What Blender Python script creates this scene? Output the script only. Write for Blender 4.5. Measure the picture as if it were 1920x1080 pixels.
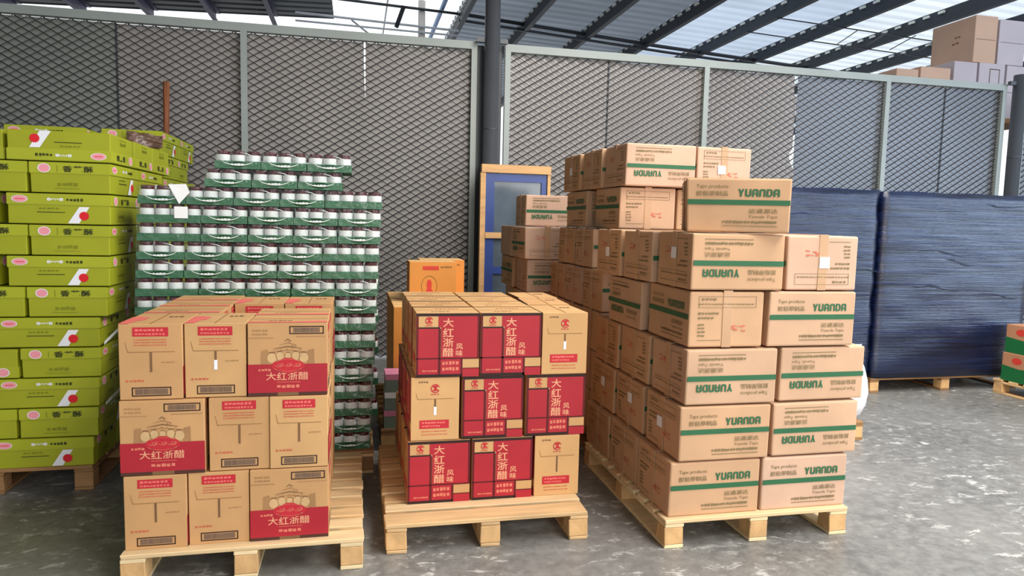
import bpy, bmesh, math, random
from mathutils import Vector, Matrix

for o in list(bpy.data.objects):
    bpy.data.objects.remove(o)
scene = bpy.context.scene
COL = scene.collection
rnd = random.Random(7)

# ------------------------------------------------------------------ camera
CAM_H = 1.57
FPX, PITCH, YAW, ROLL = 1304.0, math.radians(5.31), math.radians(12.70), math.radians(1.333)
Fv = Vector((math.sin(YAW) * math.cos(PITCH), math.cos(YAW) * math.cos(PITCH), -math.sin(PITCH)))
R0 = Vector((math.cos(YAW), -math.sin(YAW), 0))
U0 = R0.cross(Fv)
Rv = R0 * math.cos(ROLL) + U0 * math.sin(ROLL)
Uv = U0 * math.cos(ROLL) - R0 * math.sin(ROLL)
cd = bpy.data.cameras.new('camera')
cam = bpy.data.objects.new('camera', cd)
COL.objects.link(cam)
cd.sensor_width = 36.0
cd.lens = 36.0 * FPX / 1920.0
cd.clip_end = 200
m = Matrix((Rv, Uv, -Fv)).transposed().to_4x4()
m.translation = Vector((0, 0, CAM_H))
cam.matrix_world = m
scene.camera = cam

# ------------------------------------------------------------------ world, lights, exposure
w = bpy.data.worlds.new('World')
scene.world = w
w.use_nodes = True
bg = w.node_tree.nodes['Background']
bg.inputs['Color'].default_value = (0.93, 0.97, 1.0, 1)
bg.inputs['Strength'].default_value = 1.5


def area(name, loc, target, size, size_y, power, color):
    l = bpy.data.lights.new(name, 'AREA')
    l.shape = 'RECTANGLE'
    l.size, l.size_y = size, size_y
    l.energy = power
    l.color = color
    o = bpy.data.objects.new(name, l)
    COL.objects.link(o)
    o.location = loc
    d = Vector(target) - Vector(loc)
    o.rotation_euler = d.to_track_quat('-Z', 'Y').to_euler()
    return o


# added overhead lamp to brighten the tops; daylight from the loading door and right side
area('overhead_fill', (3.6, 1.2, 5.78), (3.6, 1.2, 0.0), 2.6, 9.0, 1150, (1.0, 0.97, 0.93))
area('loading_door_daylight', (4.2, -6.6, 2.9), (1.6, 4.0, 1.0), 7.0, 5.2, 520, (1.0, 0.96, 0.91))
area('side_door_daylight', (14.4, -1.5, 3.0), (6.4, 5.8, 1.5), 5.0, 4.4, 760, (0.55, 0.74, 1.0))

vs = scene.view_settings
vs.view_transform = 'Standard'
vs.look = 'None'
vs.gamma = 1.0
vs.use_curve_mapping = False
vs.exposure = -0.2


# ------------------------------------------------------------------ materials
def lin(c):
    return tuple(((v / 255) / 12.92 if v / 255 <= .04045 else ((v / 255 + .055) / 1.055) ** 2.4) for v in c)


MATS = {}


def mat(name, rgb, rough=.7, var=.12, scale=(6, 6, 6), bump=0.0, bscale=60, metal=0.0, spec=.35, detail=5,
        rgb2=None, coat=0.0):
    """A procedural colour with noise variation and optional fine relief."""
    m = bpy.data.materials.new(name)
    m.use_nodes = True
    nt = m.node_tree
    b = nt.nodes['Principled BSDF']
    b.inputs['Roughness'].default_value = rough
    b.inputs['Metallic'].default_value = metal
    b.inputs['Specular IOR Level'].default_value = spec
    b.inputs['Coat Weight'].default_value = coat
    tc = nt.nodes.new('ShaderNodeTexCoord')
    mp = nt.nodes.new('ShaderNodeMapping')
    mp.inputs['Scale'].default_value = scale
    n = nt.nodes.new('ShaderNodeTexNoise')
    n.inputs['Scale'].default_value = 1.0
    n.inputs['Detail'].default_value = detail
    oi = nt.nodes.new('ShaderNodeObjectInfo')
    ad = nt.nodes.new('ShaderNodeVectorMath')
    ad.operation = 'ADD'
    ml = nt.nodes.new('ShaderNodeMath')
    ml.operation = 'MULTIPLY'
    ml.inputs[1].default_value = 37.0
    nt.links.new(oi.outputs['Random'], ml.inputs[0])
    nt.links.new(tc.outputs['Object'], mp.inputs['Vector'])
    nt.links.new(mp.outputs['Vector'], ad.inputs[0])
    nt.links.new(ml.outputs[0], ad.inputs[1])
    nt.links.new(ad.outputs[0], n.inputs['Vector'])
    r = nt.nodes.new('ShaderNodeValToRGB')
    c = lin(rgb)
    c2 = lin(rgb2) if rgb2 else None
    r.color_ramp.elements[0].position = .3
    r.color_ramp.elements[1].position = .7
    if c2:
        r.color_ramp.elements[0].color = (*c2, 1)
        r.color_ramp.elements[1].color = (*c, 1)
    else:
        r.color_ramp.elements[0].color = (*[v * (1 - var) for v in c], 1)
        r.color_ramp.elements[1].color = (*[min(1, v * (1 + var)) for v in c], 1)
    nt.links.new(n.outputs['Fac'], r.inputs['Fac'])
    nt.links.new(r.outputs['Color'], b.inputs['Base Color'])
    if bump:
        n2 = nt.nodes.new('ShaderNodeTexNoise')
        n2.inputs['Scale'].default_value = bscale
        n2.inputs['Detail'].default_value = 3
        nt.links.new(tc.outputs['Object'], n2.inputs['Vector'])
        bp = nt.nodes.new('ShaderNodeBump')
        bp.inputs['Strength'].default_value = bump
        bp.inputs['Distance'].default_value = .01
        nt.links.new(n2.outputs['Fac'], bp.inputs['Height'])
        nt.links.new(bp.outputs['Normal'], b.inputs['Normal'])
    MATS[name] = m
    return m


mat('tape_kraft', (198, 160, 128), .75, .10, (3, 3, 3), .05, 40)
mat('tape_kraft_warm', (196, 155, 118), .75, .10, (3, 3, 3), .05, 40)
mat('tape_kraft_pink', (200, 164, 138), .75, .10, (3, 3, 3), .05, 40)
mat('vinegar_kraft', (196, 150, 100), .75, .08, (4, 4, 4), .04, 50)
mat('vinegar_kraft_light', (202, 158, 106), .75, .08, (4, 4, 4), .04, 50)
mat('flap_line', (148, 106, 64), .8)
mat('print_red', (170, 34, 46), .55, .06)
mat('print_red_faint', (196, 100, 72), .7, .1)
mat('print_red_label', (190, 40, 50), .6, .06)
mat('print_pale_red', (226, 110, 100), .65, .06)
mat('print_dark', (44, 20, 16), .6)
mat('print_dark_red', (92, 12, 18), .6)
mat('print_gold', (226, 160, 124), .6, .05)
mat('print_gold_dim', (214, 120, 96), .6, .05)
mat('print_brown', (122, 88, 58), .7)
mat('print_brown_faint', (164, 122, 80), .7)
mat('print_barcode', (112, 90, 76), .7)
mat('print_brown_dark', (78, 44, 34), .7)
mat('print_tan', (204, 166, 118), .7)
mat('print_green', (44, 98, 62), .6, .06)
mat('print_green_dark', (40, 84, 50), .6, .06)
mat('print_olive', (128, 110, 74), .7)
mat('print_stamp', (206, 110, 84), .7, .2, (60, 60, 60))
mat('sticker_white', (236, 236, 240), .5, .03)
mat('packing_tape', (190, 150, 114), .35, .06, (3, 3, 3))
mat('lime', (156, 160, 28), .55, .06, (4, 4, 4), .03, 40)
mat('lime_lid', (164, 169, 34), .5, .06, (4, 4, 4), .03, 40)
mat('lime_dark_print', (58, 62, 10), .6)
mat('lime_shade_print', (124, 128, 16), .6)
mat('lime_white', (232, 232, 236), .5, .03)
mat('lime_pink', (236, 150, 160), .5, .05)
mat('lime_red', (212, 26, 36), .5, .05)
mat('tray_green', (50, 104, 70), .5, .12, (10, 10, 10))
mat('tray_green_dark', (30, 92, 46), .5, .1)
mat('jar_glass', (92, 40, 34), .15, .1, spec=.6)
mat('jar_label', (226, 228, 228), .45, .05, (14, 14, 14))
mat('jar_lid', (74, 18, 28), .3, .15, (12, 12, 12))
mat('film_rim', (222, 232, 226), .2, .05, spec=.7)
mat('wood_a', (222, 192, 146), .75, .14, (3, 22, 22), .1, 60)
mat('wood_b', (208, 172, 124), .75, .16, (3, 22, 22), .1, 60)
mat('wood_c', (230, 206, 160), .75, .12, (3, 22, 22), .1, 60)
mat('wood_block', (206, 164, 112), .8, .18, (14, 14, 8), .15, 50)
mat('wood_old', (150, 112, 74), .85, .2, (3, 22, 22), .15, 50)
mat('wood_red', (138, 84, 54), .8, .25, (30, 30, 4), .2, 40)
mat('rail_grey', (150, 156, 150), .45, .06, (2, 2, 2), spec=.4)
mat('mesh_steel', (58, 56, 54), .55, .15, (6, 6, 6), spec=.3)
mat('sheet_pink_grey', (168, 161, 156), .4, .14, (.8, 1, .5), spec=.45)
mat('sheet_green_grey', (142, 146, 138), .4, .12, (.8, 1, .5), spec=.45)
mat('sheet_blue_grey', (146, 150, 158), .35, .14, (.8, 1, .5), spec=.5)
mat('column_grey', (70, 72, 76), .4, .12, (3, 3, 1.5), spec=.45)
mat('roof_sheet_lit_low', (136, 144, 154), .5, .1, (.6, .6, 1), spec=.4)  # three roof tones carry the light growing towards the right
mat('roof_sheet_lit_mid', (212, 224, 240), .45, .08, (.6, .6, 1), spec=.4)
mat('roof_sheet_lit_high', (234, 241, 250), .45, .08, (.6, .6, 1), spec=.4)
mat('roof_sheet_dark', (96, 100, 104), .6, .12, (.6, .6, 1))
mat('purlin_dark', (44, 50, 60), .55, .15, (3, 1, 3))
mat('purlin_violet', (70, 66, 96), .55, .15, (3, 1, 3))
mat('beam_blue', (96, 140, 196), .5, .08)
mat('column_pale', (176, 172, 168), .6, .08)
mat('rod_dark', (50, 52, 58), .5, .1)
mat('rod_pale', (170, 172, 176), .5, .1)
mat('door_blue', (48, 70, 134), .35, .1, (4, 4, 4), spec=.5)
mat('door_glass', (86, 98, 108), .12, .25, (3, 3, 2), spec=.7)
mat('wood_strip', (214, 166, 112), .7, .14, (3, 20, 20), .1, 50)
mat('orange', (222, 146, 66), .6, .06, (4, 4, 4))
mat('orange_top', (236, 190, 128), .65, .08, (4, 4, 4))
mat('orange_print_red', (214, 66, 54), .6, .05)
mat('orange_print_dark', (130, 96, 50), .6)
mat('pack_grey_green', (120, 136, 122), .5, .12)
mat('pack_pink', (222, 140, 170), .5, .1)
mat('paper_white', (240, 240, 238), .6, .03)
mat('sack_white', (222, 216, 214), .8, .06, (20, 20, 20), .25, 90)
mat('film_brown', (120, 92, 80), .3, .3, (10, 10, 10), .4, 30, spec=.6)
mat('strap_white', (228, 232, 226), .35, .05)
mat('carton_far', (200, 164, 140), .75, .08, (2, 2, 2))
mat('carton_far_grey', (190, 178, 182), .75, .06, (2, 2, 2))
mat('carton_gap', (96, 78, 60), .8)
mat('green_band', (26, 104, 56), .6, .06)
mat('brown_carton', (182, 130, 96), .75, .1, (4, 4, 4))


def floor_mat():
    m = bpy.data.materials.new('floor_concrete')
    m.use_nodes = True
    nt = m.node_tree
    b = nt.nodes['Principled BSDF']
    tc = nt.nodes.new('ShaderNodeTexCoord')

    def noise(sc, det, rough=.6, vec=None, dist=0):
        n = nt.nodes.new('ShaderNodeTexNoise')
        n.inputs['Scale'].default_value = sc
        n.inputs['Detail'].default_value = det
        n.inputs['Roughness'].default_value = rough
        n.inputs['Distortion'].default_value = dist
        nt.links.new(vec or tc.outputs['Object'], n.inputs['Vector'])
        return n

    def ramp(src, p0, c0, p1, c1):
        r = nt.nodes.new('ShaderNodeValToRGB')
        r.color_ramp.elements[0].position, r.color_ramp.elements[1].position = p0, p1
        r.color_ramp.elements[0].color, r.color_ramp.elements[1].color = (*c0, 1), (*c1, 1)
        nt.links.new(src, r.inputs['Fac'])
        return r

    def mix(a, c, f):
        x = nt.nodes.new('ShaderNodeMix')
        x.data_type = 'RGBA'
        nt.links.new(f, x.inputs['Factor'])
        nt.links.new(a, x.inputs['A'])
        if isinstance(c, tuple):
            x.inputs['B'].default_value = (*c, 1)
        else:
            nt.links.new(c, x.inputs['B'])
        return x.outputs['Result']

    base = ramp(noise(1.1, 6).outputs['Fac'], .3, lin((96, 95, 92)), .72, lin((128, 126, 122)))
    fine = ramp(noise(14, 8, .7).outputs['Fac'], .4, (0, 0, 0), .8, (1, 1, 1))
    c = mix(base.outputs['Color'], lin((150, 149, 144)), fine.outputs['Color'])
    # pale worn scuffs, broken into flakes
    zone = ramp(noise(.9, 3).outputs['Fac'], 0.40, (0, 0, 0), .58, (1, 1, 1))
    mp = nt.nodes.new('ShaderNodeMapping')
    mp.inputs['Scale'].default_value = (5, 9, 1)
    nt.links.new(tc.outputs['Object'], mp.inputs['Vector'])
    fl = ramp(noise(1.6, 7, .72, mp.outputs['Vector'], .4).outputs['Fac'], .56, (0, 0, 0), .62, (1, 1, 1))
    mm = nt.nodes.new('ShaderNodeMath')
    mm.operation = 'MULTIPLY'
    nt.links.new(zone.outputs['Color'], mm.inputs[0])
    nt.links.new(fl.outputs['Color'], mm.inputs[1])
    m2 = nt.nodes.new('ShaderNodeMath')
    m2.operation = 'MULTIPLY'
    m2.inputs[1].default_value = .7
    nt.links.new(mm.outputs[0], m2.inputs[0])
    c = mix(c, lin((214, 213, 206)), m2.outputs[0])
    nt.links.new(c, b.inputs['Base Color'])
    rr = ramp(noise(3, 5).outputs['Fac'], .3, (.3, .3, .3), .7, (.52, .52, .52))
    nt.links.new(rr.outputs['Color'], b.inputs['Roughness'])
    b.inputs['Specular IOR Level'].default_value = .5
    bp = nt.nodes.new('ShaderNodeBump')
    bp.inputs['Strength'].default_value = .12
    bp.inputs['Distance'].default_value = .01
    nt.links.new(noise(40, 6).outputs['Fac'], bp.inputs['Height'])
    nt.links.new(bp.outputs['Normal'], b.inputs['Normal'])
    MATS['floor_concrete'] = m


floor_mat()


def let_light_through(name, f):
    """Translucent roof sheet; a larger f paints a segment as more brightly lit."""
    nt = MATS[name].node_tree
    b = nt.nodes['Principled BSDF']
    out = [n for n in nt.nodes if n.type == 'OUTPUT_MATERIAL'][0]
    tl = nt.nodes.new('ShaderNodeBsdfTranslucent')
    src = b.inputs['Base Color'].links[0].from_socket
    nt.links.new(src, tl.inputs['Color'])
    mx = nt.nodes.new('ShaderNodeMixShader')
    mx.inputs['Fac'].default_value = f
    nt.links.new(b.outputs[0], mx.inputs[1])
    nt.links.new(tl.outputs[0], mx.inputs[2])
    nt.links.new(mx.outputs[0], out.inputs['Surface'])


let_light_through('roof_sheet_lit_mid', .75)
let_light_through('roof_sheet_lit_low', .5)
let_light_through('roof_sheet_lit_high', .95)


def wrap_mat():
    """Dark navy stretch film: horizontal stretch streaks as relief and gloss."""
    m = bpy.data.materials.new('wrap_navy')
    m.use_nodes = True
    nt = m.node_tree
    b = nt.nodes['Principled BSDF']
    tc = nt.nodes.new('ShaderNodeTexCoord')
    mp = nt.nodes.new('ShaderNodeMapping')
    mp.inputs['Scale'].default_value = (1.1, 1.1, 34)
    mp.inputs['Rotation'].default_value = (0, .03, 0)
    nt.links.new(tc.outputs['Object'], mp.inputs['Vector'])
    n = nt.nodes.new('ShaderNodeTexNoise')
    n.inputs['Scale'].default_value = 1
    n.inputs['Detail'].default_value = 7
    n.inputs['Roughness'].default_value = .65
    n.inputs['Distortion'].default_value = .25
    nt.links.new(mp.outputs['Vector'], n.inputs['Vector'])
    r = nt.nodes.new('ShaderNodeValToRGB')
    r.color_ramp.elements[0].position = .35
    r.color_ramp.elements[0].color = (*lin((12, 17, 34)), 1)
    r.color_ramp.elements[1].position = .75
    r.color_ramp.elements[1].color = (*lin((26, 40, 78)), 1)
    nt.links.new(n.outputs['Fac'], r.inputs['Fac'])
    nt.links.new(r.outputs['Color'], b.inputs['Base Color'])
    b.inputs['Roughness'].default_value = .2
    b.inputs['Specular IOR Level'].default_value = .65
    bp = nt.nodes.new('ShaderNodeBump')
    bp.inputs['Strength'].default_value = .4
    bp.inputs['Distance'].default_value = .02
    nt.links.new(n.outputs['Fac'], bp.inputs['Height'])
    nt.links.new(bp.outputs['Normal'], b.inputs['Normal'])
    MATS['wrap_navy'] = m


wrap_mat()


def film_mat():
    """Clear plastic film: mostly see-through with a glossy skin."""
    m = bpy.data.materials.new('clear_film')
    m.use_nodes = True
    nt = m.node_tree
    nt.nodes.clear()
    out = nt.nodes.new('ShaderNodeOutputMaterial')
    tr = nt.nodes.new('ShaderNodeBsdfTransparent')
    tr.inputs['Color'].default_value = (.93, .95, .93, 1)
    gl = nt.nodes.new('ShaderNodeBsdfGlossy')
    gl.inputs['Roughness'].default_value = .15
    mx = nt.nodes.new('ShaderNodeMixShader')
    mx.inputs['Fac'].default_value = .045
    tc = nt.nodes.new('ShaderNodeTexCoord')
    n = nt.nodes.new('ShaderNodeTexNoise')
    n.inputs['Scale'].default_value = 22
    n.inputs['Detail'].default_value = 3
    nt.links.new(tc.outputs['Object'], n.inputs['Vector'])
    bp = nt.nodes.new('ShaderNodeBump')
    bp.inputs['Strength'].default_value = .8
    bp.inputs['Distance'].default_value = .02
    nt.links.new(n.outputs['Fac'], bp.inputs['Height'])
    nt.links.new(bp.outputs['Normal'], gl.inputs['Normal'])
    nt.links.new(tr.outputs[0], mx.inputs[1])
    nt.links.new(gl.outputs[0], mx.inputs[2])
    nt.links.new(mx.outputs[0], out.inputs['Surface'])
    MATS['clear_film'] = m


film_mat()

# ------------------------------------------------------------------ helpers
_glyph = {}


def glyphs(s, bold=0.0):
    """Outline of a string in the built-in font: (verts2d, faces), normalised to its bounding box."""
    k = (s, bold)
    if k in _glyph:
        return _glyph[k]
    cu = bpy.data.curves.new('lettering', 'FONT')
    cu.body = s
    cu.resolution_u = 2
    cu.fill_mode = 'FRONT'
    cu.offset = bold
    ob = bpy.data.objects.new('lettering', cu)
    COL.objects.link(ob)
    bpy.context.view_layer.update()
    dg = bpy.context.evaluated_depsgraph_get()
    me = bpy.data.meshes.new_from_object(ob.evaluated_get(dg))
    vs_ = [(v.co.x, v.co.y) for v in me.vertices]
    fs = [tuple(p.vertices) for p in me.polygons]
    bpy.data.objects.remove(ob)
    bpy.data.curves.remove(cu)
    bpy.data.meshes.remove(me)
    x0, x1 = min(v[0] for v in vs_), max(v[0] for v in vs_)
    y0, y1 = min(v[1] for v in vs_), max(v[1] for v in vs_)
    vs_ = [((x - x0) / (x1 - x0), (y - y0) / (y1 - y0)) for x, y in vs_]
    _glyph[k] = (vs_, fs)
    return _glyph[k]


class Face:
    """A face of a box; fractions x from the left, y from the top, as one looks at it."""

    def __init__(s, side, w, d, h, inv=False, lift=.0012):
        X, Y, Z = Vector((1, 0, 0)), Vector((0, 1, 0)), Vector((0, 0, 1))
        s.inv, s.lift = inv, lift
        if side == 'front':
            s.o, s.u, s.v, s.n, s.W, s.H = Vector((-w / 2, -d / 2, 0)), X, Z, -Y, w, h
        elif side == 'left':
            s.o, s.u, s.v, s.n, s.W, s.H = Vector((-w / 2, d / 2, 0)), -Y, Z, -X, d, h
        elif side == 'right':
            s.o, s.u, s.v, s.n, s.W, s.H = Vector((w / 2, -d / 2, 0)), Y, Z, X, d, h
        else:
            s.o, s.u, s.v, s.n, s.W, s.H = Vector((-w / 2, -d / 2, h)), X, Y, Z, w, d

    def p(s, x, y, lift=0.0):
        y = 1 - y
        if s.inv:
            x, y = 1 - x, 1 - y
        return s.o + s.u * (x * s.W) + s.v * (y * s.H) + s.n * (s.lift + lift)


class MB:
    def __init__(s):
        s.v, s.f, s.m, s.names = [], [], [], []

    def mi(s, name):
        if name not in s.names:
            s.names.append(name)
        return s.names.index(name)

    def poly(s, pts, mt):
        b = len(s.v)
        s.v += [tuple(p) for p in pts]
        s.f.append(tuple(range(b, b + len(pts))))
        s.m.append(s.mi(mt))

    def rect(s, F, x0, y0, x1, y1, mt, lift=0.0):
        s.poly([F.p(x0, y1, lift), F.p(x1, y1, lift), F.p(x1, y0, lift), F.p(x0, y0, lift)], mt)

    def shape(s, F, pts, mt, lift=0.0):
        s.poly([F.p(x, y, lift) for x, y in pts], mt)

    def ell(s, F, cx, cy, rx, ry, mt, lift=0.0, n=18, spike=0):
        pts = []
        for i in range(n):
            a = 2 * math.pi * i / n
            k = 1 - (spike if i % 2 else 0)
            pts.append((cx + rx * k * math.cos(a), cy - ry * k * math.sin(a)))
        s.shape(F, pts, mt, lift)

    def ring(s, F, cx, cy, rx, ry, t, mt, lift=0.0, a0=0, a1=360, n=20):
        for i in range(n):
            a = math.radians(a0 + (a1 - a0) * i / n)
            b = math.radians(a0 + (a1 - a0) * (i + 1) / n)
            q = []
            for ang, k in ((a, 1), (b, 1), (b, 1 - t), (a, 1 - t)):
                q.append((cx + rx * k * math.cos(ang), cy - ry * k * math.sin(ang)))
            s.shape(F, q, mt, lift)

    def frame(s, F, x0, y0, x1, y1, t, mt, lift=0.0):
        tx, ty = t / F.W, t / F.H
        s.rect(F, x0, y0, x1, y0 + ty, mt, lift)
        s.rect(F, x0, y1 - ty, x1, y1, mt, lift)
        s.rect(F, x0, y0 + ty, x0 + tx, y1 - ty, mt, lift)
        s.rect(F, x1 - tx, y0 + ty, x1, y1 - ty, mt, lift)

    def text(s, F, t, x0, y0, x1, y1, mt, lift=0.0, bold=.012):
        vs_, fs = glyphs(t, bold)
        b = len(s.v)
        s.v += [tuple(F.p(x0 + (x1 - x0) * x, y1 + (y0 - y1) * y, lift)) for x, y in vs_]
        k = s.mi(mt)
        for f in fs:
            s.f.append(tuple(i + b for i in f))
            s.m.append(k)

    def greek(s, F, x0, y0, x1, y1, mt, n, seed=1, lift=0.0):
        """A line of print too small to read: little blocks with gaps."""
        r = random.Random(seed * 31 + n)
        st = (x1 - x0) / n
        for i in range(n):
            a = x0 + st * i
            b = a + st * r.uniform(.62, .9)
            s.rect(F, a, y0 + (y1 - y0) * r.uniform(0, .2), b, y1 - (y1 - y0) * r.uniform(0, .2), mt, lift)

    def box(s, x0, y0, z0, x1, y1, z1, mt):
        b = len(s.v)
        s.v += [(x0, y0, z0), (x1, y0, z0), (x1, y1, z0), (x0, y1, z0), (x0, y0, z1), (x1, y0, z1), (x1, y1, z1), (x0, y1, z1)]
        k = s.mi(mt)
        for f in ((0, 3, 2, 1), (4, 5, 6, 7), (0, 1, 5, 4), (1, 2, 6, 5), (2, 3, 7, 6), (3, 0, 4, 7)):
            s.f.append(tuple(i + b for i in f))
            s.m.append(k)

    def bar(s, p0, p1, wv, tv, mt):
        """A straight bar from p0 to p1 with half-width vector wv and half-thickness vector tv."""
        p0, p1, wv, tv = map(Vector, (p0, p1, wv, tv))
        b = len(s.v)
        for p in (p0, p1):
            s.v += [tuple(p - wv - tv), tuple(p + wv - tv), tuple(p + wv + tv), tuple(p - wv + tv)]
        k = s.mi(mt)
        for f in ((0, 1, 2, 3), (4, 7, 6, 5), (0, 4, 5, 1), (1, 5, 6, 2), (2, 6, 7, 3), (3, 7, 4, 0)):
            s.f.append(tuple(i + b for i in f))
            s.m.append(k)

    def tube(s, pts, r, mt, n=8, cap=True):
        pts = [Vector(p) for p in pts]
        rings = []
        for i, p in enumerate(pts):
            t = (pts[min(i + 1, len(pts) - 1)] - pts[max(i - 1, 0)]).normalized()
            a = t.cross(Vector((0, 0, 1)))
            if a.length < 1e-3:
                a = t.cross(Vector((0, 1, 0)))
            a.normalize()
            c = t.cross(a)
            rr = r[i] if isinstance(r, (list, tuple)) else r
            rings.append(len(s.v))
            for j in range(n):
                q = 2 * math.pi * j / n
                s.v.append(tuple(p + a * math.cos(q) * rr + c * math.sin(q) * rr))
        k = s.mi(mt)
        for a, b in zip(rings, rings[1:]):
            for j in range(n):
                s.f.append((a + j, a + (j + 1) % n, b + (j + 1) % n, b + j))
                s.m.append(k)
        if cap:
            s.f.append(tuple(range(rings[0], rings[0] + n)))
            s.f.append(tuple(range(rings[-1], rings[-1] + n)))
            s.m += [k, k]

    def lathe(s, prof, mt, n=14, cx=0, cy=0):
        base = len(s.v)
        for r, z in prof:
            for j in range(n):
                q = 2 * math.pi * j / n
                s.v.append((cx + r * math.cos(q), cy + r * math.sin(q), z))
        k = s.mi(mt)
        for i in range(len(prof) - 1):
            for j in range(n):
                a, b = base + i * n, base + (i + 1) * n
                s.f.append((a + j, a + (j + 1) % n, b + (j + 1) % n, b + j))
                s.m.append(k)
        s.f.append(tuple(range(base, base + n)))
        s.f.append(tuple(range(base + (len(prof) - 1) * n, base + len(prof) * n)))
        s.m += [k, k]

    def mesh(s, name, smooth=False):
        me = bpy.data.meshes.new(name)
        me.from_pydata(s.v, [], s.f)
        for nme in s.names:
            me.materials.append(MATS[nme])
        me.polygons.foreach_set('material_index', s.m)
        if smooth:
            me.polygons.foreach_set('use_smooth', [True] * len(s.f))
        me.update()
        return me


class Prints:
    """Named print pieces of one carton face."""

    def __init__(s):
        s.d = {}

    def __call__(s, name):
        return s.d.setdefault(name, MB())

    def meshes(s):
        return [(k, v.mesh(k)) for k, v in s.d.items()]


def put(name, me, parent=None, loc=(0, 0, 0), rz=0.0, **props):
    o = bpy.data.objects.new(name, me)
    COL.objects.link(o)
    o.parent = parent
    o.location = loc
    if rz:
        o.rotation_euler = (0, 0, rz)
    for k, v in props.items():
        o[k] = v
    return o


def thing(name, label, category, loc=(0, 0, 0), rz=0.0, group=None, me=None):
    o = put(name, me, None, loc, rz, label=label, category=category)
    if group:
        o['group'] = group
    return o


def fix_normals(bm):
    bmesh.ops.recalc_face_normals(bm, faces=bm.faces)


_carton = {}


def carton_mesh(wd, dp, ht, mt, bev=.004, jit=0.0, seed=0, puff=0.0):
    """A carton body: bevelled box, corners a little knocked, top a little puffed."""
    k = (wd, dp, ht, mt, bev, jit, seed, puff)
    if k in _carton:
        return _carton[k]
    r = random.Random(seed)
    bm = bmesh.new()
    bmesh.ops.create_cube(bm, size=1)
    for v in bm.verts:
        v.co = Vector((v.co.x * wd, v.co.y * dp, (v.co.z + .5) * ht))
        if jit:
            top = v.co.z > ht / 2
            v.co.x -= math.copysign(r.uniform(0, jit), v.co.x)
            v.co.y -= math.copysign(r.uniform(0, jit * .6), v.co.y)
            if top:
                v.co.z -= r.uniform(0, jit * 1.4)
    bmesh.ops.bevel(bm, geom=list(bm.edges), offset=bev, segments=2, affect='EDGES', profile=.5)
    fix_normals(bm)
    me = bpy.data.meshes.new('carton_body')
    bm.to_mesh(me)
    bm.free()
    me.materials.append(MATS[mt])
    _carton[k] = me
    return me


ORD = ['bottom', 'second', 'third', 'fourth', 'fifth', 'sixth', 'seventh', 'eighth', 'ninth', 'tenth', 'eleventh',
       'twelfth', 'thirteenth', 'fourteenth', 'fifteenth', 'sixteenth', 'seventeenth']
NTH = ['first', 'second', 'third', 'fourth', 'fifth', 'sixth', 'seventh']

# ------------------------------------------------------------------ setting: floor
mb = MB()
mb.poly([(-16, -8, 0), (26, -8, 0), (26, 30, 0), (-16, 30, 0)], 'floor_concrete')
put('floor', mb.mesh('floor'), kind='structure')

# ------------------------------------------------------------------ setting: mesh wall
WY = 8.0
WTOP = 3.6
wall = put('wall_back', None, None, (0, WY, 0), kind='structure')
BAYS = [(-6.16, -3.66), (-3.66, -1.16), (-1.16, 1.33), (1.655, 4.17), (4.17, 6.75), (6.75, 8.62), (8.90, 11.40)]
mats_sheet = ['sheet_green_grey', 'sheet_pink_grey']


def post_mesh():
    b = MB()
    b.box(-.032, -.03, 0, .032, .03, WTOP - .085, 'rail_grey')
    return b.mesh('post')


PM = post_mesh()
xs = sorted({a for a, _ in BAYS} | {b for _, b in BAYS})
for x in xs:
    off = .032 if x in (1.655, -6.16, 8.90) else (-.032 if x in (1.33, 8.62) else 0)
    put('post', PM, wall, (x + off, -.01, 0))
DX, DZ = .128, .077


def mesh_bay(w, h):
    """Expanded metal: tilted flat strands crossing in diamonds, clipped to the bay."""
    b = MB()
    s = DZ / DX
    th = math.radians(58)
    for sg in (1, -1):
        pv = Vector((-s * sg, 0, 1)).normalized()
        wv = (pv * math.cos(th) + Vector((0, 1, 0)) * math.sin(th)) * .0078
        tv = (pv * math.sin(th) - Vector((0, 1, 0)) * math.cos(th)) * .0016
        n = int((h + w * s) / DZ) + 2
        for i in range(n):
            c = i * DZ - (w * s if sg > 0 else 0)
            # z = sg*s*x + c on 0<=x<=w, 0<=z<=h
            xa, xb = 0.0, w
            lo, hi = (-c) / (sg * s), (h - c) / (sg * s)
            lo, hi = min(lo, hi), max(lo, hi)
            xa, xb = max(xa, lo), min(xb, hi)
            if xb - xa < .02:
                continue
            b.bar((xa, 0, sg * s * xa + c), (xb, 0, sg * s * xb + c), wv, tv, 'mesh_steel')
    return b.mesh('expanded_mesh')


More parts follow.
